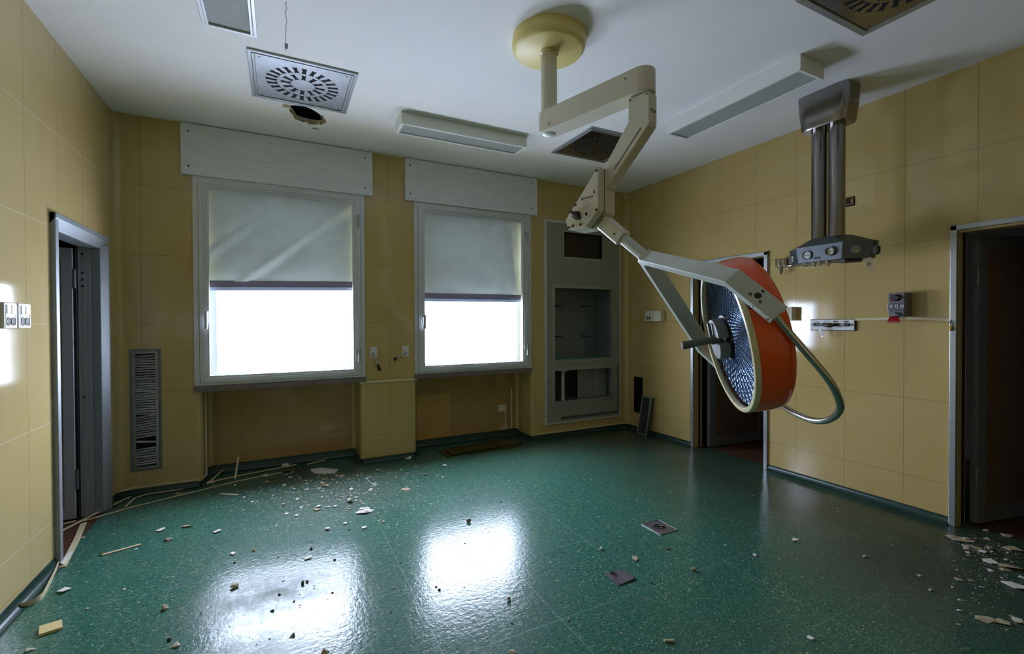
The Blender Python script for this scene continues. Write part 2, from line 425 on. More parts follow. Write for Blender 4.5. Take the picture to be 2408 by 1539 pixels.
# ------------------------------------------------------------------ setting
def holed_wall(mb, ax, u0, u1, z0, z1, p0, p1, holes):
    """wall slab in u,z from depth p0 (room side) to p1, with rectangular holes (u0,u1,z0,z1)"""
    us = sorted({u0, u1, *[h[0] for h in holes], *[h[1] for h in holes]}); zs = sorted({z0, z1, *[h[2] for h in holes], *[h[3] for h in holes]})
    us = [u for u in us if u0 <= u <= u1]; zs = [z for z in zs if z0 <= z <= z1]
    nu, nz = len(us)-1, len(zs)-1
    def solid(i, j):
        if i < 0 or j < 0 or i >= nu or j >= nz: return False
        cu, cz = (us[i]+us[i+1])/2, (zs[j]+zs[j+1])/2
        return not any(h[0] < cu < h[1] and h[2] < cz < h[3] for h in holes)
    def pt(u, z, p): return V((u, p, z)) if ax == 'x' else V((p, u, z))
    idx = {}
    def vi(u, z, p):
        key = (round(u, 5), round(z, 5), p)
        if key not in idx: idx[key] = len(mb.v); mb.v.append(pt(u, z, p))
        return idx[key]
    for i in range(nu):
        for j in range(nz):
            if not solid(i, j): continue
            a, b, c, d = us[i], us[i+1], zs[j], zs[j+1]
            for p in (p0, p1): mb.face([vi(a, c, p), vi(b, c, p), vi(b, d, p), vi(a, d, p)])
            if not solid(i-1, j): mb.face([vi(a, c, p0), vi(a, d, p0), vi(a, d, p1), vi(a, c, p1)])
            if not solid(i+1, j): mb.face([vi(b, c, p0), vi(b, d, p0), vi(b, d, p1), vi(b, c, p1)])
            if not solid(i, j-1): mb.face([vi(a, c, p0), vi(b, c, p0), vi(b, c, p1), vi(a, c, p1)])
            if not solid(i, j+1): mb.face([vi(a, d, p0), vi(b, d, p0), vi(b, d, p1), vi(a, d, p1)])
    return mb

# floor
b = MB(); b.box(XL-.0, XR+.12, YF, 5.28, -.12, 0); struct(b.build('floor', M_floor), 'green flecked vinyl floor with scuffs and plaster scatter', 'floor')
# ceiling with the broken hole
hole_px = [(680.3, 248.2), (693.3, 247.9), (706.8, 249.2), (720.3, 251.6), (735.4, 258.1), (745.8, 264.6), (755.2, 272.1), (761.9, 284.1), (756.2, 287.7),
           (745, 287.9), (732.8, 286.7), (722, 284), (712, 281.5), (698.5, 276.8), (694, 271), (690.7, 265.4), (687, 260), (683.4, 256)]
hole = [onZ(u, v, ZC) for u, v in hole_px]
bm = bmesh.new()
def loop(pts):
    vs = [bm.verts.new(p) for p in pts]; return [bm.edges.new((vs[i], vs[(i+1) % len(vs)])) for i in range(len(vs))]
es = loop([(XL-.12, YF-.1, ZC), (XR+.12, YF-.1, ZC), (XR+.12, 5.28, ZC), (XL-.12, 5.28, ZC)]) + loop(hole)
bmesh.ops.triangle_fill(bm, use_beauty=True, edges=es, normal=(0, 0, -1))
for f in bm.faces:
    if f.normal.z > 0: f.normal_flip()
hv = []
low = [v for v in bm.verts if any((v.co-h).length < 1e-5 for h in hole)]
order = [min(low, key=lambda v: (v.co-h).length) for h in hole]
up = [bm.verts.new(h+V((0, 0, .02))) for h in hole]
for i in range(len(hole)):
    j = (i+1) % len(hole); bm.faces.new((order[i], order[j], up[j], up[i]))
me = bpy.data.meshes.new('ceiling'); bm.to_mesh(me); bm.free(); me.materials.append(M_ceil)
ceil = bpy.data.objects.new('ceiling', me); COL.objects.link(ceil); ORG[ceil.name] = V((0, 0, 0)); struct(ceil, 'white painted ceiling with a broken hole beside the vent', 'ceiling')
b = MB(); b.box(XL-.12, XR+.12, YF-.1, 5.28, ZC+.42, ZC+.5)
for x0, x1, y0, y1 in ((XL-.12, XL-.06, YF-.1, 5.28), (XR+.06, XR+.12, YF-.1, 5.28), (XL-.12, XR+.12, YF-.1, YF-.04), (XL-.12, XR+.12, 5.22, 5.28)): b.box(x0, x1, y0, y1, ZC+.02, ZC+.45)
b.build('plenum_void', M_dark, ceil)
# torn edge of the hole
rnd = random.Random(5)
b = MB(); cen = sum(hole, V((0, 0, 0)))/len(hole)
hi = hole[6:18]
fine = []
for i in range(len(hi)-1):
    for k in range(4): fine.append(hi[i].lerp(hi[i+1], k/4))
n = len(fine)
base = len(b.v)
for i, p in enumerate(fine):
    d = (p-cen); d.z = 0; d.normalize(); w = .012+.03*abs(noise.noise(V((i*.45, 2, 0))))
    b.v += [p-d*(.016*rnd.random()), p+d*w+V((0, 0, -.004)), p+d*(w*.5)+V((0, 0, -.010-.014*rnd.random()))]
for i in range(n-1):
    a, c = base+3*i, base+3*i+3
    b.face((a, a+2, c+2, c)); b.face((a+2, a+1, c+1, c+2)); b.face((a, c, c+1, a+1))
b.build('torn_edge', M_torn, ceil, fix=True)
b = MB()
for (u0, v0), (u1, v1), w in (((665, 247), (681, 251), .03), ((736, 301), (749, 304), .018)):
    a, c = onZ(u0, v0, ZC), onZ(u1, v1, ZC); d = (c-a).normalized(); sd = V((-d.y, d.x, 0))
    b.prism([a-sd*w, c-sd*w*.6, c+sd*w*.8, a+sd*w], (0, 0, -.003))
b.build('torn_patch', M_torn, ceil)
b = MB()
for pts in ([(673, 4), (672, 12), (674, 20), (671.5, 28), (672.5, 40), (674.5, 50), (671.8, 60), (673, 72), (671.6, 84), (672, 96), (671, 108), (671.5, 120)], [(688, 285), (700, 290), (711, 294)], [(673, 280), (681, 283)]):
    P3 = [onZ(u, v, ZC) for u, v in pts]
    b.ribbon(P3, (.0028, 0, 0) if len(pts) > 4 else (0, .004, 0), (0, 0, -.0006))
a = onZ(672, 108, ZC); b.box(a.x-.006, a.x+.012, a.y-.03, a.y+.03, ZC-.0012, ZC)
b.build('crack', mat('crack_dark', rgb(92, 88, 84), .9), ceil)

# left, right, front walls
b = MB(); holed_wall(b, 'y', YF, 5.28, 0, ZC, XL, XL-.12, [(3.70, 4.55, 0, 2.08)]); wl = struct(b.build('wall_left', M_wallL, fix=True), 'glossy beige panelled left wall with a doorway', 'wall')
b = MB(); holed_wall(b, 'y', YF, 5.28, 0, ZC, XR, XR+.12, [(2.85, 3.69, 0, 2.08), (.52, 1.42, 0, 2.06), (4.525, 4.695, .238, .715)])
wr = struct(b.build('wall_right', M_wallR, fix=True), 'glossy beige panelled right wall with two doorways', 'wall')
b = MB(); b.box(XL-.12, XR+.12, YF-.12, YF, 0, ZC); struct(b.build('wall_front', M_wallP), 'beige panelled wall behind the viewer', 'wall')
# back wall
WIN = [(-.63, .73), (1.33, 2.67)]
NI = [(-.62, .727), (1.302, 2.72)]
RE = .036
b = MB(); holed_wall(b, 'x', XL-.12, XR+.12, 0, ZC, YB, 5.13, [(WIN[0][0], WIN[0][1], .9, 2.70), (WIN[1][0], WIN[1][1], .9, 2.70), (NI[0][0]-RE, NI[0][1]+RE, 0, .842), (NI[1][0]-RE, NI[1][1]+RE, 0, .842), (2.98, 4.02, .30, 2.66)])
wb = b.build('wall_back', M_wallB, fix=True, at=(0, 0, 0))
struct(wb, 'beige panelled window wall with two recesses below the windows', 'wall')
for x0, x1 in NI:
    for xe, sg in ((x0, -1), (x1, 1)):      # rounded pier edges
        b = MB(); pts = [V((xe+sg*RE, 5.13, 0)), V((xe, 5.13, 0))]
        for q in range(9):
            t_ = q/8*PI/2; pts.append(V((xe+sg*RE*(1-math.cos(t_)), YB+RE*(1-math.sin(t_)), 0)))
        b.m = 1; b.prism(pts, (0, 0, .052)); b.m = 0; b.prism([p+V((0, 0, .052)) for p in pts], (0, 0, .79))
        for q in range(len(b.sm)): b.sm[q] = len(b.f[q]) == 4
        b.build('pier_edge', [M_wallP, M_green], wb, fix=True)
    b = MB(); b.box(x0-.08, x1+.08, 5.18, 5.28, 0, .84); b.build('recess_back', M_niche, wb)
    b = MB(); b.box(x0-.08, x0, 5.12, 5.18, 0, .84); b.box(x1, x1+.08, 5.12, 5.18, 0, .84); b.box(x0-.08, x1+.08, 5.05, 5.28, .84, .86); b.build('recess_cheek', M_wallP, wb)
b = MB(); b.box(1.395, 1.80, 5.176, 5.181, .085, .60); b.build('patch_panel', M_patch, wb)
b = MB(); b.box(2.90, 4.10, 5.26, 5.28, .2, 2.75); b.box(2.90, 2.95, 5.1, 5.28, .2, 2.75); b.box(4.05, 4.10, 5.1, 5.28, .2, 2.75); b.box(2.9, 4.1, 5.1, 5.28, .2, .28); b.box(2.9, 4.1, 5.1, 5.28, 2.68, 2.75); b.build('cabinet_shaft', M_dark, wb)
# coved corners
def cove(name, cx, cy, sx, sy, r, z0, z1, m):
    b = MB(); pts = [V((cx, cy, z0))]
    for i in range(9):
        t = i/8*PI/2; pts.append(V((cx+sx*r*(1-math.sin(t)), cy+sy*r*(1-math.cos(t)), z0)))
    b.prism(pts, (0, 0, z1-z0))
    for i in range(len(b.sm)): b.sm[i] = i > 1
    return struct(b.build(name, m, fix=True))
cove('trim_1', XL, YB, 1, -1, .05, .05, ZC, M_wallP)
cove('trim_2', XR, YB, -1, -1, .05, .05, ZC, M_wallP)
for i, (x0, x1) in enumerate(NI):
    cove('trim_%d' % (3+2*i), x0, 5.18, 1, -1, .04, .08, .842, M_wallP); cove('trim_%d' % (4+2*i), x1, 5.18, -1, -1, .04, .08, .842, M_wallP)
# trim beads: over the middle pier, along pier feet, up the recess side
def bead(i, pts, w, t): return struct(MB().ribbon(pts, w, t).build('trim_%d' % i, M_strip, bev=.002))
bead(7, [(.715, YB-.004, .828), (1.312, YB-.004, .828)], (0, .018, 0), (0, 0, .022))
bead(8, [(XL+.03, YB-.05, .064), (XL+.09, YB-.008, .064), (-.66, YB-.008, .064), (-.625, YB+.03, .064), (-.605, YB+.10, .064)], [(0, .012, 0), (0, .012, 0), (0, .012, 0), (.012, 0, 0), (.012, 0, 0)], (0, 0, .016))
bead(9, [(-.606, YB+.10, .064), (-.606, YB+.10, .842)], (.014, 0, 0), (0, .012, 0))
bead(10, [(2.735, YB+.15, .06), (2.74, YB+.02, .06), (2.775, YB-.008, .06), (XR-.03, YB-.008, .06)], [(.012, 0, 0), (.012, 0, 0), (0, .012, 0), (0, .012, 0)], (0, 0, .016))
bead(11, [(2.615, 5.172, .10), (2.615, 5.172, .615)], (.026, 0, 0), (0, -.014, 0))
# coved skirtings
def skirting(name, segs, hgt=.055):
    b = MB()
    for p0, p1, nrm in segs:
        p0, p1, nrm = V(p0), V(p1), V(nrm); prof = [(0, 0), (.05, 0), (.05, .003)]
        for i in range(7): t = i/6*PI/2; prof.append((.05-.044*math.sin(t), hgt-(hgt-.003)*math.cos(t)))
        prof.append((.0, hgt))
        b.prism([p0+nrm*q[0]+V((0, 0, q[1])) for q in prof], p1-p0)
    return struct(b.build(name, M_green, fix=True))
e = .002
skirting('baseboard_right', [((XR+e, 1.46, 0), (XR+e, 2.805, 0), (-1, 0, 0)), ((XR+e, 3.73, 0), (XR+e, YB, 0), (-1, 0, 0)), ((XR+e, YF, 0), (XR+e, .45, 0), (-1, 0, 0))])
skirting('baseboard_left', [((XL-e, YF, 0), (XL-e, 3.655, 0), (1, 0, 0)), ((XL-e, 4.60, 0), (XL-e, YB, 0), (1, 0, 0))])
sk = [((XL, YB+e, 0), (NI[0][0]-.03, YB+e, 0), (0, -1, 0)), ((NI[0][1]+.03, YB+e, 0), (NI[1][0]-.03, YB+e, 0), (0, -1, 0)), ((NI[1][1]+.03, YB+e, 0), (XR, YB+e, 0), (0, -1, 0))]
for x0, x1 in NI:
    sk += [((x0-e, YB+.02, 0), (x0-e, 5.18, 0), (1, 0, 0)), ((x1+e, YB+.02, 0), (x1+e, 5.18, 0), (-1, 0, 0))]
skirting('baseboard_back', sk)
skirting('baseboard_recess', [((x0, 5.18+e, 0), (x1, 5.18+e, 0), (0, -1, 0)) for x0, x1 in NI], .085)

# rooms beyond the doorways
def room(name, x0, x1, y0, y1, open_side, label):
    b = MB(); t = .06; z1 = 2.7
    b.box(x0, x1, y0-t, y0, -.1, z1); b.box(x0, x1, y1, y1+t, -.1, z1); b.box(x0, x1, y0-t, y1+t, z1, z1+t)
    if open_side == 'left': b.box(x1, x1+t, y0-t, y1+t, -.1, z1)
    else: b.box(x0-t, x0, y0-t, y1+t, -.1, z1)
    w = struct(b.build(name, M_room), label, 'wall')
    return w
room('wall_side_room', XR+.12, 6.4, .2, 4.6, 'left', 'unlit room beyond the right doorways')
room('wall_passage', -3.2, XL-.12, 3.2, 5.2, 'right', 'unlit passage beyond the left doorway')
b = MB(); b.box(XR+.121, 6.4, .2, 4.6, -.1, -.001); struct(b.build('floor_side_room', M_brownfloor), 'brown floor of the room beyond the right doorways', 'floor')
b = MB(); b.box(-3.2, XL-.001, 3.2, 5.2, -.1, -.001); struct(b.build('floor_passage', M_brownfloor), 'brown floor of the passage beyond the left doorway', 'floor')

# ------------------------------------------------------------------ windows
def window(i, x0, x1, z0, z1, label):
    """x0..z1: outer edge of the fixed frame on the wall plane"""
    w = struct(thing('window_%d' % i, label, 'window', ((x0+x1)/2, YB, z0)))
    O, X, Z, N = V((0, YB, 0)), V((1, 0, 0)), V((0, 0, 1)), V((0, -1, 0))
    b = MB(); b.frame(O, X, Z, N, x0, x1, z0, z1, .042, .042, .02, .042, -.05, .012); b.build('fixed_frame', M_aluw, w, bev=.002)
    b = MB(); b.frame(O, X, Z, N, x0+.040, x1-.040, z0+.018, z1-.03, .004, .004, .004, .004, -.02, .008); b.build('seal_gap', M_gap, w)
    sx0, sx1, sz0, sz1 = x0+.044, x1-.044, z0+.022, z1-.034
    b = MB()
    b.frame(O, X, Z, N, sx0, sx1, sz0, sz1, .034, .034, .03, .03, -.04, .022)
    b.frame(O, X, Z, N, sx0+.034, sx1-.034, sz0+.03, sz1-.03, .018, .018, .016, .016, -.04, .016)
    b.frame(O, X, Z, N, sx0+.052, sx1-.052, sz0+.046, sz1-.046, .020, .020, .018, .018, -.04, .008)
    sash = b.build('sash', M_aluw, w, bev=.0015)
    gx0, gx1, gz0, gz1 = sx0+.072, sx1-.072, sz0+.064, sz1-.064
    b = MB(); b.box(gx0-.01, gx1+.01, YB+.018, YB+.024, gz0-.01, gz1+.01); b.build('pane', M_glass, w)
    # handle on the left stile
    hx, hz = x0+.096, 1.49 if i == 1 else 1.47
    b = MB(); b.box(hx-.014, hx+.014, YB-.03, YB-.022, hz-.05, hz+.07); b.cyl((hx, YB-.03, hz+.045), (hx, YB-.062, hz+.045), .011)
    b.box(hx-.011, hx+.011, YB-.076, YB-.058, hz-.09, hz+.06); b.build('handle', M_alu, w, bev=.003)
    for zz in (z1-.26, z0+.23):
        b = MB(); hx2 = x1-.062; b.cyl((hx2, YB-.027, zz-.075), (hx2, YB-.027, zz+.0), .009); b.cyl((hx2, YB-.027, zz+.003), (hx2, YB-.027, zz+.05), .010)
        b.box(hx2-.034, hx2, YB-.026, YB-.021, zz, zz+.05); b.build('hinge', M_alu, w)
    b = MB(); b.box(x0-.004, x1+.006, YB-.022, YB+.16, .842, z0-.001); b.build('sill', M_marble, w, bev=.003)
    # outer frame the blind runs in
    b = MB(); b.frame(V((0, 5.07, 0)), X, Z, N, x0+.044, x1-.044, z0+.004, z1-.046, .105, .075, .088, .04, -.05, .03); b.build('outer_frame', M_bluerail, w, bev=.003)
    return w
window(1, -.674, .775, .895, 2.745, 'left of the two aluminium windows, half covered by a grey blind')
window(2, 1.285, 2.719, .892, 2.738, 'right of the two aluminium windows, beside the built-in steel cabinet')

def blind(x0, x1, zl, zr, kind, label):
    y = YB+.075
    t = thing('roller_blind', label, 'blind', ((x0+x1)/2, y, min(zl, zr)), 'roller blinds in the windows')
    b = MB(); nu, nv = 60, 60; b.smooth = True
    def zb(u): return zl+(zr-zl)*u
    for j in range(nv+1):
        for i in range(nu+1):
            u, q = i/nu, j/nv; zt = 2.73; z0 = zb(u)+.085; z = zt+(z0-zt)*q
            x = x0+(x1-x0)*u
            if kind == 1:
                d = u+q*.80
                f = .016*math.exp(-((d-1.02)/.045)**2) - .013*math.exp(-((d-1.13)/.05)**2) + .014*math.exp(-((d-.58)/.06)**2) - .010*math.exp(-((d-.70)/.06)**2) + .008*math.exp(-((u-.55)/.12)**2)*math.exp(-(q/.5)**2)
                f *= math.sin(PI*min(1, q*1.05))**.5 if q < .95 else .3
            else:
                d = u-.06*q
                f = .014*math.exp(-((d-.86)/.04)**2) - .010*math.exp(-((d-.76)/.05)**2) - .006*math.exp(-((d-.2)/.2)**2)
                f *= math.sin(PI*min(1, q))**.6
                x -= (.02*math.sin(PI*q)*u**6)
            f *= 1.7
            b.v.append(V((x, y-f+.003*noise.noise(V((u*4, q*5, kind))), z)))
    for j in range(nv):
        for i in range(nu): a = j*(nu+1)+i; b.face((a, a+nu+1, a+nu+2, a+1))
    fb = b.build('fabric', M_fabric, t)
    b = MB(); b.prism([(x0, y-.003, zl+.034), (x1, y-.003, zr+.034), (x1, y-.003, zr+.092), (x0, y-.003, zl+.092)], (0, .007, 0)); b.build('hem_band', M_purple, t)
    b = MB(); b.prism([(x0, y-.008, zl), (x1, y-.008, zr), (x1, y-.008, zr+.036), (x0, y-.008, zl+.036)], (0, .018, 0)); b.build('bottom_rail', M_bluerail, t, bev=.003)
    b = MB(); b.cyl((x0, y+.05, 2.76), (x1, y+.05, 2.76), .035, 16); b.build('roller_tube', M_alu, t)
blind(-.60, .705, 1.741, 1.777, 1, 'wrinkled grey-green roller blind behind the left window glass')
blind(1.355, 2.645, 1.679, 1.687, 2, 'smooth grey-green roller blind behind the right window glass')

def shutter_box(x0, x1, label):
    t = thing('shutter_box_cover', label, 'panel', ((x0+x1)/2, YB, 2.742), 'grey boards over the windows')
    b = MB(); b.box(x0, x1, YB-.032, YB-.001, 2.742, 3.184); b.build('board', M_laminate, t, bev=.002)
    for x in (x0+.055, x1-.075):
        for z in (2.815, 3.115):
            b = MB(); b.lathe([(0, .002), (.008, .0015), (.008, 0)], (x, YB-.032, z), (0, -1, 0), 12); b.build('screw', M_screw, t)
shutter_box(-.75, .855, 'wide light grey board screwed over the left window')
shutter_box(1.188, 2.797, 'light grey board screwed over the right window')

# ------------------------------------------------------------------ doors
def door_right(i, y0, y1, ztop, hinge_y, leaf_dir, leaf_len, label):
    d = struct(thing('door_%d' % i, label, 'door', (XR, (y0+y1)/2, 0)))
    b = MB()
    w = .038
    for yy, s in ((y0, 1), (y1, -1)):
        b.box(XR-.022, XR+.125, yy, yy+s*w, 0, ztop-.001)
    b.box(XR-.022, XR+.125, y0, y1, ztop-w, ztop)
    b.build('casing', M_alu, d, bev=.004)
    b = MB()
    for yy, s in ((y0+w, 1), (y1-w, -1)): b.box(XR+.062, XR+.085, yy, yy+s*.012, 0, ztop-w)
    b.box(XR+.062, XR+.085, y0+w, y1-w, ztop-w-.012, ztop-w); b.build('rubber_seal', M_gap, d)
    b = MB()
    for yy, s in ((y0+w, 1), (y1-w, -1)): b.box(XR+.088, XR+.098, yy, yy+s*.010, 0, ztop-w)
    b.build('seal_strip', M_ivory, d)
    L = V((leaf_dir[0], leaf_dir[1], 0)).normalized(); T = V((-L.y, L.x, 0)); h = V((XR+.15, hinge_y, 0)); z0, z1 = .012, ztop-.06
    def leaf_box(a, c, q0, q1, t0, t1): return [h+L*a+T*t0+V((0, 0, q0)), h+L*c+T*t0+V((0, 0, q0)), h+L*c+T*t1+V((0, 0, q0)), h+L*a+T*t1+V((0, 0, q0))], (0, 0, q1-q0)
    b = MB()
    b.prism(*leaf_box(0, .09, z0, z1, -.022, .022)); b.prism(*leaf_box(leaf_len-.09, leaf_len, z0, z1, -.022, .022)); b.prism(*leaf_box(.09, leaf_len-.09, z0, z0+.10, -.022, .022)); b.prism(*leaf_box(.09, leaf_len-.09, z1-.10, z1, -.022, .022))
    lf = b.build('leaf_frame', M_doorf, d, bev=.002)
    b = MB(); b.prism(*leaf_box(.088, leaf_len-.088, z0+.098, z1-.098, -.016, .016)); b.build('leaf_panel', M_doorp, d)
    for zz in (.35, 1.75):
        b = MB(); p = h+L*-.008+T*-.024; b.cyl(p+V((0, 0, zz-.06)), p+V((0, 0, zz+.06)), .010); b.build('hinge', M_doorf, d)
    return d
door_right(2, 2.806, 3.730, 2.125, 3.625, (.86, -.08), .86, 'middle doorway behind the orange surgical lamp, leaf swung into a dark room')
door_right(3, .48, 1.460, 2.113, 1.385, (.45, -.097), .86, 'grey framed doorway at the right edge, leaf open into the dark')
d = struct(thing('door_1', 'grey framed doorway in the left wall, leaf open into a dim passage', 'door', (XL, 4.1, 0)))
b = MB(); w = .075
b.box(XL-.125, XL+.026, 3.655, 3.655+.045, 0, 2.117); b.prism([(XL+.030, 4.60, 0), (XL+.030, 4.572, 0), (XL-.004, 4.515, 0), (XL-.055, 4.515, 0), (XL-.055, 4.60, 0)], (0, 0, 2.05))
b.prism([(XL+.030, 3.655, 2.117), (XL+.030, 3.655, 2.085), (XL-.012, 3.655, 2.022), (XL-.125, 3.655, 2.022), (XL-.125, 3.655, 2.117)], (0, .945, 0))
b.build('casing', mat('casing_satin', rgb(150, 156, 160), .5, .35), d, bev=.004)
b = MB(); b.box(XL-.085, XL-.055, 4.503, 4.55, 0, 2.022); b.box(XL-.115, XL-.085, 4.492, 4.55, 0, 2.022); b.box(XL-.125, XL-.115, 4.482, 4.55, 0, 2.022); b.build('jamb_rebate', mat('jamb_satin', rgb(166, 168, 168), .5, .2), d, bev=.002)
b = MB(); b.box(XL-.14, XL-.126, 4.455, 4.484, 0, 2.005); b.build('rubber_seal', M_gap, d)
b = MB(); x0, x1 = XL-.99, XL-.142
b.box(x1-.062, x1, 4.44, 4.482, .012, 2.005); b.box(x0, x0+.085, 4.44, 4.482, .012, 2.005); b.box(x0+.085, x1-.062, 4.44, 4.482, 1.92, 2.005); b.box(x0+.085, x1-.062, 4.44, 4.482, .012, .09)
b.build('leaf_frame', mat('door_frame_light', rgb(200, 202, 204), .4, .1), d, bev=.002)  # leaf frame and panel coloured lighter to stand in for light the passage lacks
b = MB(); b.box(x0+.084, x1-.061, 4.447, 4.475, .089, 1.921); b.build('leaf_panel', mat('door_panel_lit', rgb(176, 150, 122), .5, var=.08), d)
for zz in (.30, 1.78):
    b = MB(); b.cyl((XL-.133, 4.444, zz-.07), (XL-.133, 4.444, zz+.07), .010); b.build('hinge', M_doorf, d)
for zz in (.9, 1.78, 1.83, 1.73, 1.97):
    b = MB(); b.lathe([(0, .002), (.009, .001), (.009, 0)], (XL-.1, 4.492, zz), (0, -1, 0), 12); b.build('screw', M_screw, d)
# duct opening in the right wall
b = MB(); b.box(XR+.3, XR+.32, 4.50, 4.72, .21, .74); b.box(XR+.12, XR+.32, 4.49, 4.505, .21, .74); b.box(XR+.12, XR+.32, 4.715, 4.73, .21, .74); b.box(XR+.12, XR+.32, 4.49, 4.73, .73, .75); b.box(XR+.12, XR+.32, 4.49, 4.73, .2, .215)
b.box(XR+.004, XR+.13, 4.526, 4.530, .24, .713); b.box(XR+.004, XR+.13, 4.690, 4.694, .24, .713); b.box(XR+.004, XR+.13, 4.526, 4.694, .709, .714); b.box(XR+.004, XR+.13, 4.526, 4.694, .239, .243)
b.build('duct_sleeve', M_dark, wr)

# ------------------------------------------------------------------ ceiling fittings
def vent(x, y, label, plate_m, first=None):
    t = thing('ceiling_vent', label, 'air vent', (x, y, ZC), 'square ceiling vents')
    X, Y, N = V((1, 0, 0)), V((0, 1, 0)), V((0, 0, -1)); O = V((x, y, ZC)); h = .3375
    b = MB(); b.frame(O, X, Y, N, -h, h, -h, h, .022, .022, .022, .022, -.002, .012); b.frame(O, X, Y, N, -h+.024, h-.024, -h+.024, h-.024, .016, .016, .016, .016, -.002, .016)
    b.build('frame', M_alu, t, bev=.002)
    b = MB(); b.box(x-h+.042, x+h-.042, y-h+.042, y+h-.042, ZC-.008, ZC-.001); b.m = 1
    for cnt, r0, r1, wd, ph in ((24, .165, .245, .0125, 0), (12, .075, .150, .0125, 0)):
        for k in range(cnt):
            a = 2*PI*(k+ph)/cnt; d = V((math.cos(a), math.sin(a), 0)); q = V((-d.y, d.x, 0)); c0 = O+V((0, 0, -.0082))
            w2 = wd*1.25; rm = (r0+r1)/2
            pts = [c0+d*r0+q*w2, c0+d*(r0+.010), c0+d*r0-q*w2, c0+d*rm-q*wd*.9, c0+d*r1-q*w2, c0+d*(r1-.008), c0+d*r1+q*w2, c0+d*rm+q*wd*.9]
            b.prism(pts, (0, 0, -.0006))
    b.build('plate', [plate_m, M_dark], t)
    for sx in (-1, 1):
        for sy in (-1, 1):
            b = MB(); b.lathe([(0, .0025), (.006, .0015), (.006, 0)], O+V((sx*.27, sy*.27, -.008)), N, 10); b.build('screw', M_screw, t)
    return t
vent(.165, 3.672, 'square metal ceiling vent next to the broken hole', M_galv)
vent(2.822, 3.650, 'square metal ceiling vent partly hidden behind the surgical lamp arm', M_steel)
vent(2.838, 1.180, 'square metal ceiling vent cut off by the top of the frame', M_steel)

t = thing('recessed_light', 'flush ceiling light with aluminium frame near the left vent', 'ceiling light', (-.247, 2.58, ZC), 'ceiling lights')
O = V((-.247, 2.58, ZC)); X, Y, N = V((1, 0, 0)), V((0, 1, 0)), V((0, 0, -1))
b = MB(); b.frame(O, X, Y, N, -.139, .139, -.605, .605, .018, .018, .018, .018, -.002, .010); b.frame(O, X, Y, N, -.119, .119, -.585, .585, .014, .014, .014, .014, -.002, .018); b.build('frame', M_aluw, t, bev=.002)
b = MB(); b.box(-.247-.106, -.247+.106, 2.58-.572, 2.58+.572, ZC-.007, ZC-.001); b.build('diffuser', M_diff, t)

def luminaire(x0, x1, y0, y1, label, along):
    t = thing('surface_light', label, 'ceiling light', ((x0+x1)/2, (y0+y1)/2, ZC), 'ceiling lights')
    zb = ZC-.100; g = .022
    O = V((0, 0, zb)); X, Y, N = V((1, 0, 0)), V((0, 1, 0)), V((0, 0, -1))
    b = MB(); b.frame(O, X, Y, N, x0, x1, y0, y1, .004, .004, .004, .004, -.098, 0); b.box(x0+.003, x1-.003, y0+.003, y1-.003, ZC-.006, ZC-.002)
    b.frame(O, X, Y, N, x0+.003, x1-.003, y0+.003, y1-.003, g, g, g, g, -.006, .002)
    b.build('housing', M_lampbox, t, bev=.0015)
    b = MB(); b.box(x0+g, x1-g, y0+g, y1-g, zb+.006, zb+.010); b.build('diffuser', M_diff2, t)
    cx, cy = (x0+x1)/2, (y0+y1)/2
    for s in (-.05, .05):
        b = MB()
        if along == 'x': b.cyl((x0+.06, cy+s, zb+.045), (x1-.06, cy+s, zb+.045), .014, 12)
        else: b.cyl((cx+s, y0+.06, zb+.045), (cx+s, y1-.06, zb+.045), .014, 12)
        b.build('tube', M_tube, t)
    return t
def ribbed_glass():
    m = bpy.data.materials.new('ribbed_cover'); m.use_nodes = True; k = NT(m); b = k.n['Principled BSDF']
    b.inputs['Base Color'].default_value = rgb(205, 210, 206); b.inputs['Roughness'].default_value = .25
    b.inputs['Transmission Weight'].default_value = .0
    tr = k.n.new('ShaderNodeBsdfTransparent'); tr.inputs[0].default_value = (.85, .88, .86, 1)
    mx = k.n.new('ShaderNodeMixShader'); mx.inputs[0].default_value = .55
    k.link(b.outputs[0], mx.inputs[1]); k.link(tr.outputs[0], mx.inputs[2]); k.link(mx.outputs[0], k.n['Material Output'].inputs[0])
    g = k.n.new('ShaderNodeNewGeometry'); n = k.noise(g.outputs['Position'], 250, 2)
    bp = k.n.new('ShaderNodeBump'); bp.inputs['Strength'].default_value = .35; bp.inputs['Distance'].default_value = .003
    k.link(n, bp.inputs['Height']); k.link(bp.outputs[0], b.inputs['Normal'])
    return m
M_diff2 = ribbed_glass()
luminaire(.905, 2.080, 3.765, 3.992, 'white boxed ceiling light above the gap between the windows', 'x')
luminaire(3.035, 3.300, 1.805, 2.965, 'white boxed ceiling light beside the steel ceiling pendant', 'y')

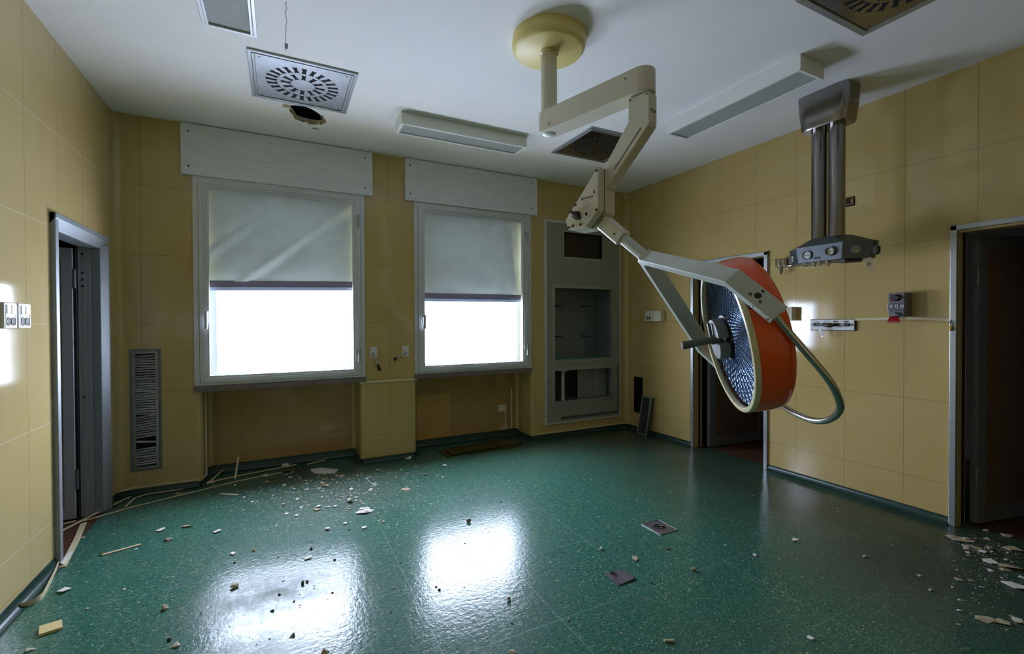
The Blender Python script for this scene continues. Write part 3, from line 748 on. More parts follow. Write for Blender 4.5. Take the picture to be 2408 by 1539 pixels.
# ------------------------------------------------------------------ surgical lamp
POLE = V((1.483, 2.400, 0)); A = V((.2746, -.9616, 0)).normalized(); NS = V((-.9616, -.2746, 0)).normalized(); Z = V((0, 0, 1))
lamp = thing('surgical_lamp', 'large orange operating lamp on a cream jointed arm hung from the ceiling', 'operating lamp', (POLE.x, POLE.y, ZC))
def sw(u, z, w=0.0): return POLE+A*u+Z*z+NS*w
def swpx(u, v, w):      # photo point on the plane of the arm, offset w towards the camera
    return hit(u, v, POLE+NS*w, NS)
b = MB(); b.lathe([(.222, -.002), (.226, .045), (.222, .068), (.208, .086), (.196, .092), (.0, .092)], POLE+Z*ZC, (0, 0, -1), 64); b.build('ceiling_canopy', M_canopy, lamp)
b = MB(); b.cyl(POLE+Z*3.102, POLE+Z*2.70, .0505, 40); pole = b.build('pole', M_cream, lamp)
b = MB(); b.lathe([(.0505, 0), (.055, 0), (.055, .014), (.0505, .014)], POLE+Z*3.085, Z, 40); b.build('collar', M_chrome, pole)
b = MB(); b.smooth = False
def stadium(u0, u1, r, n=14):
    pts = []
    for i in range(n+1): t = PI/2+PI*i/n; pts.append((u0+r*math.cos(t), r*math.sin(t)))
    for i in range(n+1): t = -PI/2+PI*i/n; pts.append((u1+r*math.cos(t), r*math.sin(t)))
    return pts
b.prism([sw(u, 2.602, w) for u, w in stadium(0, .645, .064)], Z*.124)
for i in range(len(b.sm)): b.sm[i] = i > 1
arm1 = b.build('upper_arm', M_cream, lamp, bev=.004)
b = MB(); b.lathe([(0, .012), (.02, .012), (.038, .004), (.044, 0), (.046, -.004)], POLE+Z*2.602, -Z, 32); b.build('end_cap', M_white, arm1)
for u, z, w in ((.585, 2.69, .0645), (.06, 2.63, .0645)):
    b = MB(); b.lathe([(0, .002), (.005, .001), (.005, 0)], sw(u, z, w), NS, 10); b.build('screw', M_screw, arm1)
# spring arm
prof = [(.582, 2.598), (.702, 2.598), (.702, 2.432), (.45, 2.165), (.443, 2.041), (.36, 1.964), (.235, 1.966), (.219, 2.025), (.4305, 2.281), (.582, 2.479)]
b = MB(); b.prism([sw(u, z, -.036) for u, z in ((.582, 2.598), (.702, 2.598), (.702, 2.432), (.45, 2.168), (.38, 2.20), (.4305, 2.281), (.582, 2.479))], NS*.072); arm2 = b.build('spring_arm', M_cream, lamp, bev=.005)
b = MB(); b.prism([sw(u, z, .0362) for u, z in ((.655, 2.43), (.66, 2.425), (.50, 2.255), (.495, 2.26))], NS*.0015); b.build('groove', M_hub, arm2)
b = MB(); b.prism([sw(.7022, 2.59, -.032), sw(.7022, 2.59, .032), sw(.7022, 2.445, .032), sw(.7022, 2.445, -.032)], A*.0025); b.build('end_plate', M_cream, arm2, bev=.001)
text('ALM', sw(.7052, 2.505, .0), -NS, Z, .030, M_inkb, arm2, 'lettering')
for u, z in ((.69, 2.585), (.594, 2.585)):
    b = MB(); b.lathe([(0, .002), (.005, .001), (.005, 0)], sw(u, z, .036), NS, 10); b.build('screw', M_screw, arm2)
HP = [(.445, 2.272), (.219, 2.025), (.235, 1.966), (.36, 1.964), (.443, 2.041)]
b = MB(); b.prism([sw(u, z, -.05) for u, z in HP], NS*.096); head = b.build('arm_head', M_cream, lamp, bev=.004)
b = MB(); b.prism([sw(u*.985+.005, z*.99+.02, .044) for u, z in HP], NS*.008); b.build('gap', M_gap, head)
b = MB(); b.prism([sw(u, z, .05) for u, z in HP], NS*.055); box = b.build('control_box', M_cream, lamp, bev=.003)
fw = .1052
def panel_dot(px, r, h, m, name, parent=box):
    b = MB(); b.lathe([(0, h), (r*.85, h), (r, h*.5), (r, 0)], swpx(px[0], px[1], fw), NS, 14); return b.build(name, m, parent)
for px in ((1402.7, 401.3), (1353.3, 482.5), (1402.4, 493.5), (1336.6, 536)): panel_dot(px, .007, .004, M_black, 'screw')
kc = swpx(1357, 507, fw)
b = MB(); b.lathe([(0, .022), (.020, .022), (.024, .004), (.024, 0)], kc, NS, 24)
d = (A*.78-Z*.62); q = NS.cross(d)
b.obox(kc+NS*.016, d, q, NS, .040, .008, .010); b.build('rotary_knob', M_black, box, bev=.002)
sc = swpx(1381.5, 503.5, fw)
b = MB(); b.lathe([(.014, .006), (.019, .006), (.020, 0), (.013, 0)], sc, NS, 24); b.build('socket_ring', M_chrome, box)
b = MB(); b.lathe([(0, .003), (.0135, .003), (.0135, 0)], sc, NS, 20); b.build('socket_face', M_white, box)
b = MB(); b.lathe([(0, .008), (.008, .008), (.008, 0)], sc-A*.004, NS, 16); b.build('socket_plug', M_black, box)
for px in ((1347.5, 531.5), (1365.2, 528.5)): panel_dot(px, .007, .006, M_reddot, 'fuse_cap')
for px in ((1397, 449), (1397, 453)): panel_dot(px, .0045, .003, M_reddot, 'indicator')
panel_dot((1397.2, 457.3), .006, .003, M_white, 'push_button')
text('KONTRON', swpx(1380.4, 465.6, fw+.0004), A, Z, .0155, M_ink, box, 'lettering')
text('D', swpx(1369.2, 468.6, fw+.0004), A, Z, .022, M_ink, box, 'emblem')
b = MB()
for k in range(7):
    zz = .0065*k
    p = swpx(1369, 473.5, fw)-Z*zz; L = (.062, .05, .066, .03, .058, .064, .04)[k]
    b.box(0, 0, 0, 0, 0, 0) if False else b.prism([p, p+A*L, p+A*L-Z*.0012, p-Z*.0012], NS*.0004)
b.build('fine_print', mat('faint_ink', rgb(150, 134, 112), .6), box)

# yoke, from a fit to the photograph
C0 = V((1.875, 1.4052, 1.3834)); S = V((.307, -.6661, -.6797)).normalized(); Pv = V((-.611, -.6855, .3959)); Pv = (Pv-S*Pv.dot(S)).normalized()
FN = S.cross(Pv).normalized(); NN = V((-.7861, .5844, -.2013)); NN = (NN-Pv*NN.dot(Pv)).normalized()
if FN.x > 0: FN = -FN
W_, E_, J_, T_ = .412, .123, .581, .102
def yk(s, p, f=0.0): return C0+S*s+Pv*p+FN*f
hp = sw(.40, 2.0, 0); jn = yk(-J_, 0); sd = (jn-hp).normalized(); L = (jn-hp).length
sx = (NS-sd*NS.dot(sd)).normalized(); sy = sd.cross(sx)
b = MB()
n_ = 20
b.prism([hp+sd*.005+sx*x+sy*y for x, y in ((-.040, -.030), (-.030, -.040), (.030, -.040), (.040, -.030), (.040, .030), (.030, .040), (-.030, .040), (-.040, .030))], sd*L*.47)
sock = b.build('stem_socket', M_cream, lamp, bev=.004)
b = MB(); b.lathe([(0, .002), (.006, .001), (.006, 0)], hp+sd*L*.36+sx*.040, sx, 10); b.build('screw', M_screw, sock)
b = MB(); b.lathe([(0, .002), (.006, .001), (.006, 0)], hp+sd*L*.42+sy*-.040, -sy, 10); b.build('screw', M_screw, sock)
b = MB(); b.cyl(hp+sd*L*.40, jn+S*.01, .0295, 32); b.build('stem', M_lampgrey, lamp)
# fork arms: joint -> elbow -> tip, 32 mm thick, 80 mm wide
hw = .040; th = .032
def fork(sg):
    # outer face polyline in (s, p)
    o = [(-J_-.02, sg*.010), (-E_, sg*W_), (T_, sg*W_)]
    d1 = V((o[1][0]-o[0][0], o[1][1]-o[0][1], 0)).normalized(); n1 = V((d1.y, -d1.x, 0))*sg
    i0 = (o[0][0]+n1.x*th, o[0][1]+n1.y*th)
    # inner elbow: offset both lines by th
    a = math.atan2(abs(d1.y), d1.x); k = th*math.tan(a/2)
    i1 = (-E_-0+k*0+ (th*math.tan(a/2)), sg*(W_-th))
    i2 = (T_, sg*(W_-th))
    b = MB(); b.prism([yk(s, p, -hw) for s, p in (o[0], o[1], o[2], i2, i1, i0)], FN*2*hw)
    return b.build('fork_arm', M_lampgrey, lamp, bev=.003)
fa = fork(1); fb = fork(-1)
b = MB(); b.obox(yk(-J_+.005, 0), S, Pv, FN, .028, .026, hw*.98); b.build('fork_joint', M_lampgrey, lamp, bev=.006)
for sg, par in ((1, fa), (-1, fb)):
    c = yk(0.0, sg*W_)
    b = MB(); b.lathe([(0, .003), (.012, .003), (.013, 0)], c, Pv*sg, 20); b.build('pivot_plug', M_black, par)
    for k in range(3):
        a = k*2*PI/3+.5; q = c+S*.026*math.cos(a)+FN*.026*math.sin(a)
        b = MB(); b.lathe([(0, .0025), (.006, .002), (.007, 0)], q, Pv*sg, 14); b.m = 1; b.obox(q+Pv*sg*.0026, S, FN, Pv, .006, .001, .0006); b.build('screw', [M_hub, M_inkb], par)
    for s in (.012, .085):
        q = yk(s, sg*(W_-th/2), hw); b = MB(); b.lathe([(0, .003), (.006, .002), (.007, 0)], q, FN, 12); b.build('screw', M_chrome, par)
    b = MB(); b.cyl(yk(0, sg*(W_-th-.001)), yk(0, sg*(.33)), .030, 24); b.build('pivot_hub', M_black, lamp)
# hoop handle
hpts = [(.06, .393), (.12, .362), (.18, .335), (.265, .300), (.340, .268), (.395, .235), (.440, .190), (.472, .140), (.490, .080), (.4965, .0)]
full = hpts+[(s, -p) for s, p in hpts[::-1][1:]]
# smooth by Catmull-Rom
def crom(P, n=5):
    P = [V(p) for p in P]; out = []
    for i in range(len(P)-1):
        p0, p1, p2, p3 = P[max(i-1, 0)], P[i], P[i+1], P[min(i+2, len(P)-1)]
        for k in range(n):
            t = k/n; out.append(.5*((2*p1)+(p2-p0)*t+(2*p0-5*p1+4*p2-p3)*t*t+(3*p1-p0-3*p2+p3)*t**3))
    return out+[P[-1]]
b = MB(); b.tube(crom([yk(s, p) for s, p in full], 5), .0135, 14); b.build('hoop_handle', mat('polished_tube', rgb(190, 188, 178), .27, 1.0), lamp)
# lamp head
b = MB(); b.lathe([(.346, .030), (.351, .0), (.3535, -.04), (.352, -.075), (.345, -.098), (.325, -.113), (.28, -.122), (0, -.132)], C0, NN, 96)
shell = b.build('shell', M_orange, lamp)
b = MB(); b.lathe([(.349, .028), (.351, .040), (.346, .050), (.336, .053), (.327, .050), (.325, .030)], C0, NN, 96); b.build('rim', M_ring, lamp)
b = MB(); b.lathe([(0, .040), (.328, .040), (.328, .036), (0, .036)], C0, NN, 64, smooth=False); b.build('front_glass', M_lens, lamp)
b = MB(); pr = []
K = 26
for k in range(K+1):
    r = .05+(.322-.05)*k/K; pr.append((r, -.085+.105*((r-.03)/.30)**2))
b.lathe(pr, C0, NN, 72, smooth=False)
refl = b.build('reflector', M_mirror, lamp)
bm = bmesh.new(); bm.from_mesh(refl.data)
res = bmesh.ops.poke(bm, faces=bm.faces[:], offset=.0022)
bm.to_mesh(refl.data); bm.free()
# fine radial ribs under the glass
b = MB(); x_, y_ = ortho(NN)
for k in range(36):
    a = 2*PI*k/36; d = x_*math.cos(a)+y_*math.sin(a); q = NN.cross(d)
    b.obox(C0+NN*.030+d*.205, d, q, NN, .115, .0007, .002)
b.build('radial_rib', mat('rib_blue', rgb(120, 146, 186), .25, .6), lamp)
# hub with the sterilisable grip
hb = C0+NN*.042
b = MB(); b.lathe([(0, .004), (.105, .004), (.108, 0)], hb, NN, 48); hub = b.build('hub_disc', M_black, lamp)
ux = (Z-NN*Z.dot(NN)).normalized(); ux = (ux+Pv*.12).normalized(); ux = (ux-NN*ux.dot(NN)).normalized(); vx = NN.cross(ux)
for sg, off in ((1, .012), (-1, .012)):
    pts = []
    for i in range(25):
        t = PI*i/24; pts.append(hb+NN*.006+ux*sg*(off+.082*math.sin(t))+vx*(.080*math.cos(t)))
    b = MB(); b.prism(pts, NN*.048); b.build('hub_half', M_hub, lamp, bev=.004, fix=True)
b = MB(); b.lathe([(.030, 0), (.024, .03), (.017, .05), (.016, .10), (.0195, .165), (.0195, .176), (.016, .180), (0, .180)], hb+NN*.02, NN, 28); b.obox(hb+NN*.066+ux*.03, ux, vx, NN, .05, .010, .006); b.build('grip', M_handle, lamp, fix=True)

# ------------------------------------------------------------------ ceiling gas pendant
PX_, PY_ = 3.75, 2.02
pen = thing('ceiling_pendant', 'stainless steel twin column service pendant with gauges and sockets', 'medical gas pendant', (PX_, PY_, ZC))
def superloft(mb, rings, n=40, cap0=True, cap1=True):
    """rings: (z, hx, hy, exponent)"""
    R = []; mb.smooth = True
    for z, hx, hy, e in rings:
        R.append(list(range(len(mb.v), len(mb.v)+n)))
        for i in range(n):
            t = 2*PI*i/n; c, s = math.cos(t), math.sin(t)
            mb.v.append(V((PX_+hx*math.copysign(abs(c)**(2/e), c), PY_+hy*math.copysign(abs(s)**(2/e), s), z)))
    for a, c in zip(R[:-1], R[1:]):
        for i in range(n): j = (i+1) % n; mb.face((a[i], a[j], c[j], c[i]))
    mb.smooth = False
    if cap0: mb.face(R[0][::-1])
    if cap1: mb.face(R[-1])
b = MB(); superloft(b, [(2.925, .092, .158, 5), (2.94, .098, .165, 5), (3.06, .108, .180, 5), (ZC-.001, .112, .188, 5)], 64); b.build('ceiling_cover', M_steel, pen, fix=True)
for y in (2.083, 1.958):
    b = MB(); b.cyl((PX_, y, 2.03), (PX_, y, 2.93), .054, 40); b.build('column', M_steel, pen)
# console: elongated octagon, flared rim, sloped roof
def octo(k, z):
    base = [(-.13, .165), (-.13, -.165), (0.0, -.30), (.07, -.30), (.13, -.165), (.13, .165), (.07, .30), (0.0, .30)]
    return [V((PX_+x*k, PY_-.005+y*k, z)) for x, y in base]
b = MB(); lv = [octo(.93, 1.90), octo(1.0, 2.02), octo(.50, 2.085)]; base = len(b.v)
for l in lv: b.v += l
for a in range(2):
    for i in range(8): j = (i+1) % 8; b.face((base+a*8+i, base+a*8+j, base+a*8+8+j, base+a*8+8+i))
b.face([base+i for i in range(8)][::-1]); b.face([base+16+i for i in range(8)])
con = b.build('console', mat('console_steel', rgb(100, 106, 110), .42, .9, var=.1, vscale=6), pen, bev=.002, fix=True)
def facept(i, j, u, v):       # point on side face between vertices i, j
    a0, a1, c0, c1 = lv[0][i], lv[0][j], lv[1][i], lv[1][j]
    p = a0.lerp(a1, u).lerp(c0.lerp(c1, u), v); n = (a1-a0).cross(c0-a0).normalized()
    if n.dot(p-V((PX_, PY_, 1.96))) < 0: n = -n
    return p, n
def gauge(i, j, u, v, name, kind):
    p, n = facept(i, j, u, v)
    b = MB(); b.lathe([(.030, 0), (.034, 0), (.034, .012), (.030, .012)] if kind == 'gauge' else [(.026, 0), (.036, 0), (.034, .022), (.027, .022)], p, n, 28); g = b.build(name, M_chrome if kind == 'gauge' else M_grey, con, fix=True)
    b = MB(); b.lathe([(0, .006), (.030, .006), (.030, 0)], p, n, 24); b.build('dial' if kind == 'gauge' else 'socket_face', M_dial if kind == 'gauge' else M_ivory, con)
    x = n.cross(Z).normalized(); y = x.cross(n)
    b = MB()
    if kind == 'gauge': b.obox(p+n*.0068, x, y, n, .022, .0016, .0006)
    else:
        for q in (-.013, 0, .013): b.lathe([(0, .0068), (.0035 if q else .005, .0068), (.0035, .0058)], p+x*q, n, 10)
    b.build('pointer' if kind == 'gauge' else 'contact_hole', M_inkb, con)
gauge(0, 1, .235, .45, 'gauge_bezel', 'gauge'); gauge(0, 1, .76, .52, 'socket_collar', 'socket'); gauge(1, 2, .45, .52, 'socket_collar', 'socket'); gauge(7, 0, .45, .42, 'gauge_bezel', 'gauge'); gauge(2, 3, .5, .45, 'socket_collar', 'socket')
p, n = facept(0, 1, .46, .22); x = n.cross(Z).normalized()*-1; y = n.cross(x)
b = MB()
for q in (-.016, .0, .016): b.obox(p+V((0, 1, 0))*q, (0, 1, 0), (0, 0, 1), n, .006, .008, .0008)
b.build('marking', M_inkb, con)
for k, (yy, zz) in enumerate(((2.135, 0), (2.085, -.004), (2.03, 0), (1.985, 0))):
    xx = PX_-.085+.02*(k % 2)
    b = MB(); b.lathe([(.016, 0), (.020, .0), (.020, .014), (.012, .016), (.012, .026), (.016, .027), (.016, .036), (0, .036)], (xx, yy, 1.90), -Z, 16); b.build('gas_outlet', M_chrome, pen, fix=True)
b = MB(); b.prism([(PX_-.08, 1.86, 1.9), (PX_-.02, 1.80, 1.9), (PX_+.03, 1.80, 1.9), (PX_+.03, 1.9, 1.9), (PX_-.05, 1.93, 1.9)], (0, 0, -.022)); b.build('bracket', M_black, pen, bev=.003, fix=True)
tp = V((PX_-.005, 1.752, 1.898))
t = thing('paper_tag', 'small paper tag dangling from the steel pendant console', 'tag', tp)
d = V((.10, -.16, -.95)).normalized(); q = V((.45, -.88, .10)).normalized(); q = (q-d*q.dot(d)).normalized(); nn = d.cross(q)
b = MB(); b.obox(tp+d*.045, q, d, nn, .020, .045, .0006); b.build('tag_sheet', M_paper, t)
b = MB(); b.lathe([(.007, .0012), (.011, .0012), (.011, -.0012), (.007, -.0012)], tp+d*.045, nn, 16); b.build('printed_ring', M_inkb, t, fix=True)

# ------------------------------------------------------------------ built-in cabinet at the right of the window wall
cab = thing('steel_cabinet', 'tall grey built-in cabinet with three openings in the corner', 'cabinet', (3.5, YB, .17))
O, X, N = V((0, YB, 0)), V((1, 0, 0)), V((0, -1, 0))
b = MB(); holed_wall(b, 'x', 2.935, 4.085, .185, 2.70, YB-.010, YB+.0, [(3.19, 3.795, 2.265, 2.586), (3.03, 3.955, .955, 1.893), (3.03, 3.955, .435, .850)]); b.build('front_panel', M_panelgrey, cab, fix=True)
b = MB(); b.frame(O, X, Z, N, 2.905, 4.095, .170, 2.718, .034, .012, .016, .030, -.001, .016); b.build('outer_trim', M_aluw, cab, bev=.002)
b = MB(); b.box(3.15, 4.06, YB-.0125, YB-.010, .215, .250); b.box(4.045, 4.068, YB-.0125, YB-.010, .26, .86); b.build('dark_seal', mat('dark_tape', rgb(84, 84, 80), .6), cab)
for x0, x1, z0, z1 in ((3.012, 3.978, .928, 1.912), (3.012, 3.978, .412, .872)):
    b = MB(); b.frame(O, X, Z, N, x0, x1, z0, z1, .026, .026, .026, .026, .008, .016); b.frame(O, X, Z, N, x0+.026, x1-.026, z0+.026, z1-.026, .012, .012, .012, .012, -.03, .022); b.build('opening_frame', M_alu, cab, bev=.0015)
b = MB(); b.frame(O, X, Z, N, 3.175, 3.81, 2.25, 2.60, .018, .018, .018, .018, .008, .016); b.build('screen_frame', M_alu, cab)
b = MB(); b.box(3.185, 3.80, YB+.02, YB+.024, 2.26, 2.592); b.build('dark_screen', mat('dark_glass', rgb(12, 12, 12), .12), cab)
def shell(x0, x1, z0, z1, d, m, name):
    b = MB(); t = .006; y0, y1 = YB+.001, YB+d
    b.box(x0-t, x0, y0, y1, z0, z1); b.box(x1, x1+t, y0, y1, z0, z1); b.box(x0-t, x1+t, y1, y1+t, z0-t, z1+t); b.box(x0-t, x1+t, y0, y1, z1, z1+t); b.box(x0-t, x1+t, y0, y1, z0-t, z0)
    return b.build(name, m, cab)
shell(3.04, 3.945, .965, 1.885, .36, M_cabin, 'upper_compartment'); shell(3.04, 3.945, .445, .845, .36, mat('cabinet_dark_inside', rgb(84, 88, 86), .5), 'lower_compartment')
shell(3.20, 3.79, 2.27, 2.585, .3, M_dark, 'top_compartment')
for x in (3.272, 3.712):
    b = MB(); b.box(x, x+.018, YB+.348, YB+.358, .98, 1.875); rr = b.build('shelf_rail', M_alu, cab)
    b = MB()
    for k in range(30): b.box(x+.005, x+.013, YB+.3472, YB+.3485, 1.0+k*.029, 1.012+k*.029)
    b.build('slot', M_inkb, rr)
    for z in (1.655, 1.245):
        b = MB(); b.prism([(x+.004, YB+.348, z), (x+.004, YB+.348, z+.018), (x+.008, YB+.17, z+.010), (x+.008, YB+.17, z+.002)], (.010, 0, 0)); b.build('shelf_bracket', M_screw, cab)
b = MB(); b.box(3.042, 3.943, YB+.015, YB+.358, .966, .972); b.build('shelf_liner', M_teal, cab)
b = MB(); b.box(3.185, 3.215, YB+.02, YB+.05, .447, .843); b.build('divider', M_aluw, cab)
b = MB(); b.box(3.475, 3.942, YB+.10, YB+.106, .447, .843); b.build('sliding_panel', mat('sliding_panel_grey', rgb(120, 126, 124), .25), cab)
b = MB(); b.box(3.77, 3.782, YB+.094, YB+.10, .447, .843); b.build('panel_edge', M_alu, cab)
t = thing('junction_box', 'small pale junction box with looped black cable inside lower cabinet opening', 'junction box', (3.40, YB+.30, .72))
b = MB(); b.box(3.36, 3.43, YB+.29, YB+.355, .77, .842); b.build('housing', M_ivory, t, bev=.003)
b = MB(); b.tube(crom([(3.37, YB+.3, .80), (3.30, YB+.29, .80), (3.22, YB+.28, .73)], 6), .010, 8); b.build('cable', M_black, t)
b = MB(); b.tube(crom([(3.37, YB+.3, .79), (3.345, YB+.29, .73), (3.36, YB+.28, .67), (3.42, YB+.29, .64)], 6), .009, 8); b.build('cable', M_black, t)
t = thing('pipe_stub', 'short shiny pipe stub behind the divider in the lower cabinet opening', 'pipe', (3.25, YB+.2, .447))
b = MB(); b.tube([(3.24, YB+.2, .4475), (3.24, YB+.2, .50), (3.26, YB+.17, .48)], .007, 8); b.build('stub', M_chrome, t)

# ------------------------------------------------------------------ louvre in the left pier and the fallen grille
lv_t = thing('wall_louvre', 'tall narrow metal air grille with broken slats in the left pier', 'air grille', (-1.018, YB, .205))
b = MB(); b.frame(O, X, Z, N, -1.123, -.908, .205, 1.233, .016, .016, .016, .016, -.001, .006); b.build('flange', mat('dull_zinc', rgb(132, 130, 126), .45, .6, var=.2, vscale=9), lv_t, bev=.001)
b = MB(); b.frame(O, X, Z, N, -1.105, -.926, .222, 1.216, .022, .022, .022, .022, -.001, .013); b.build('frame', mat('zinc', rgb(150, 148, 144), .38, .8, var=.2, vscale=9), lv_t, bev=.002)
b = MB(); b.box(-1.088, -.943, YB-.0025, YB-.0005, .24, 1.198); b.build('backing', M_dark, lv_t)
MZ = mat('slat_metal', rgb(160, 158, 154), .3, .9, var=.25, vscale=30)
rnd = random.Random(3)
for k in range(44):
    z = .262+k*.0212; tilt = (rnd.random()-.5)*.004; dz = 0
    if k in (7, 8, 10): continue
    if k == 9: tilt = -.007; dz = -.004
    if k < 7: tilt += .004
    if 10 < k < 20: tilt += .006
    a = .35+rnd.random()*.5
    p0, p1 = V((-1.083, YB-.007, z-tilt+dz)), V((-.948, YB-.007, z+tilt+dz)); w = V((0, -.0055*math.cos(a)*1.2, -.013*math.sin(a)-.006))
    b = MB(); b.prism([p0-w/2, p1-w/2, p1+w/2, p0+w/2], (0, -.0012, .0012)); b.build('slat', MZ, lv_t)
b = MB(); b.ribbon([(-.940, YB-.008, 1.15), (-.938, YB-.010, .8), (-.934, YB-.016, .5), (-.943, YB-.012, .34)], (.008, 0, 0), (0, -.003, 0)); b.build('bent_edge', M_alu, lv_t)

# fallen grille, leaning on the right wall
ga, gb = onZ(1498, 1021, 0), onZ(1522, 1028, 0)
g = thing('loose_grille', 'grey slatted air grille leaning against the right wall below the duct hole', 'air grille', (ga+gb)/2)
tw = hit(1510.5, 927.5, (4.15, 0, 0), V((1, 0, 0))); 
wv = V((.02, -1, 0)).normalized()
bl = onZ(1498, 1020, .003); br = bl+wv*.165; up_ = (onX(1510.5, 928, 4.148)-bl).normalized(); Lg = .50; nv = up_.cross(wv).normalized()
if nv.x > 0: nv = -nv
up_ = (up_-wv*up_.dot(wv)*.0); 
X2 = wv; Y2 = (up_ - X2*up_.dot(X2)).normalized(); sh = up_
nv = X2.cross(Y2); nv = -nv if nv.x > 0 else nv
b = MB(); b.frame(bl, X2, up_, nv, 0, .165, 0, Lg, .018, .018, .018, .018, -.003, .004); b.build('frame', M_alu, g, bev=.001)
b = MB(); b.frame(bl, X2, up_, nv, .012, .153, .012, Lg-.012, .004, .004, .004, .004, -.055, -.003); b.build('collar', mat('dark_zinc', rgb(96, 98, 96), .5, .5), g)
b = MB(); b.prism([bl+X2*.014+up_*.014-nv*.05, bl+X2*.151+up_*.014-nv*.05, bl+X2*.151+up_*(Lg-.014)-nv*.05, bl+X2*.014+up_*(Lg-.014)-nv*.05], nv*.002); b.build('backing', M_dark, g, fix=True)
for k in range(26):
    z = .028+k*(Lg-.056)/25
    p = bl+up_*z; b = MB(); b.prism([p+X2*.016-nv*.006-up_*.004, p+X2*.149-nv*.006-up_*.004, p+X2*.149+nv*.001+up_*.004, p+X2*.016+nv*.001+up_*.004], up_*.0015); b.build('slat', M_alu, g, fix=True)

# ------------------------------------------------------------------ blind cranks
def crank(cx, z0, z1, path, label):
    t = thing('blind_crank', label, 'crank handle', (cx, YB, z0), 'blind crank handles')
    b = MB(); b.box(cx-.034, cx+.034, YB-.006, YB, z0, z1); b.build('plate', M_white, t, bev=.003)
    for z in (z0+.022, z1-.04):
        b = MB(); b.lathe([(0, .002), (.004, .001), (.004, 0)], (cx, YB-.006, z), N, 8); b.build('screw', M_screw, t)
    P = [V(p) for p in path]
    b = MB(); b.cyl(P[0]+V((0, .03, 0)), P[0], .012, 14); b.tube(P[:-1], .0085, 10); b.build('rod', M_alu, t)
    d = (P[-1]-P[-2]).normalized()
    b = MB(); b.tube([P[-2]-d*.012, P[-2], P[-1]-d*.01, P[-1]], [.010, .013, .014, .010], 12); b.build('grip', M_black, t)
c1 = onY(878, 832, YB-.03); crank(.858, 1.085, 1.20, [c1, onY(882, 845, YB-.04), onY(887.5, 857, YB-.045), onY(889, 860, YB-.05), onY(893.5, 872.5, YB-.05)], 'crank handle hanging down beside the left window, black grip')
c1 = onY(955, 829.5, YB-.03); crank(1.188, 1.085, 1.20, [c1, onY(943, 835.5, YB-.045), onY(932, 842, YB-.05), onY(931, 843, YB-.05), onY(926.5, 848.5, YB-.05)], 'crank handle swung sideways beside the right window, black grip')

# ------------------------------------------------------------------ switches, sockets and boxes
def wallbox(name, label, cat, o, xd, n, w, h, dpt, kind, m=M_white, group=None):
    """o: lower left corner on the wall, xd to the right, n out of the wall"""
    o, xd, n = V(o), V(xd), V(n)
    t = thing(name, label, cat, o+xd*w/2, group)
    b = MB(); b.prism([o, o+xd*w, o+xd*w+Z*h, o+Z*h], n*dpt); b.build('housing', m, t, bev=.004, fix=True)
    f = o+n*dpt
    b = MB(); b.frame(f, xd, Z, n, w*.10, w*.9, h*.05, h*.95, .003, .003, .003, .003, -.001, .0015); b.build('cover_frame', m, t, fix=True)
    def module(z0, z1, what):
        if what == 'switch2':
            for a, c in ((.17, .47), (.53, .83)):
                b = MB(); b.prism([f+xd*w*a+Z*h*z0, f+xd*w*c+Z*h*z0, f+xd*w*c+Z*h*z1, f+xd*w*a+Z*h*z1], n*.004); r = b.build('rocker', m, t, bev=.001, fix=True)
                b = MB(); p = f+xd*w*(a+c)/2+Z*h*(z0*.62+z1*.38)+n*.0042; b.prism([p-xd*.006, p+xd*.006, p+xd*.006+Z*.002, p-xd*.006+Z*.002], n*.0006); b.build('mark', M_grey, r, fix=True)
        elif what == 'sock2':
            for a in (.32, .68):
                b = MB(); b.lathe([(0, .001), (.4*w*.36, .001), (.4*w*.42, .003), (.4*w*.42, 0)], f+xd*w*a+Z*h*(z0+z1)/2, n, 20); b.build('socket_hole', mat('socket_shadow', rgb(120, 116, 100), .6), t, fix=True)
                b = MB()
                for q in (-.008, 0, .008): b.lathe([(0, .0018), (.0025, .0018), (.0025, 0)], f+xd*w*a+Z*(h*(z0+z1)/2+q), n, 8)
                b.build('contact_hole', M_inkb, t)
        elif what == 'plate':
            b = MB(); b.prism([f+xd*w*.17+Z*h*z0, f+xd*w*.83+Z*h*z0, f+xd*w*.83+Z*h*z1, f+xd*w*.17+Z*h*z1], n*.004); b.build('rocker', m, t, bev=.001, fix=True)
    for z0, z1, what in kind: module(z0, z1, what)
    b = MB(); b.prism([f+xd*w*.15+Z*h*.49, f+xd*w*.85+Z*h*.49, f+xd*w*.85+Z*h*.515, f+xd*w*.15+Z*h*.515], n*.0012); b.build('groove', M_grey, t, fix=True)
    return t
YA = V((0, 1, 0))
wallbox('socket_box', 'white switch and socket box on left wall, farther from the doorway', 'wall socket', (XL, 3.092, 1.427), YA, (1, 0, 0), .124, .130, .018, [(.56, .9, 'switch2'), (.08, .46, 'sock2')], group='white boxes on the left wall')
wallbox('socket_box', 'white switch and socket box on left wall, nearer the doorway', 'wall socket', (XL, 3.230, 1.427), YA, (1, 0, 0), .130, .130, .018, [(.56, .9, 'switch2'), (.08, .46, 'sock2')], group='white boxes on the left wall')
YN = V((0, -1, 0))
wallbox('socket_box', 'narrow cream switch and socket box near the corner cabinet', 'wall socket', (XR, 4.405, 1.457), YN, (-1, 0, 0), .128, .125, .075, [(.56, .9, 'plate'), (.08, .46, 'sock2')], M_ivory, 'cream boxes near the corner')
wallbox('switch_box', 'cream double switch box near corner, on the lamp side of its twin', 'wall switch', (XR, 4.268, 1.452), YN, (-1, 0, 0), .128, .130, .075, [(.56, .9, 'plate'), (.08, .46, 'plate')], M_ivory, 'cream boxes near the corner')
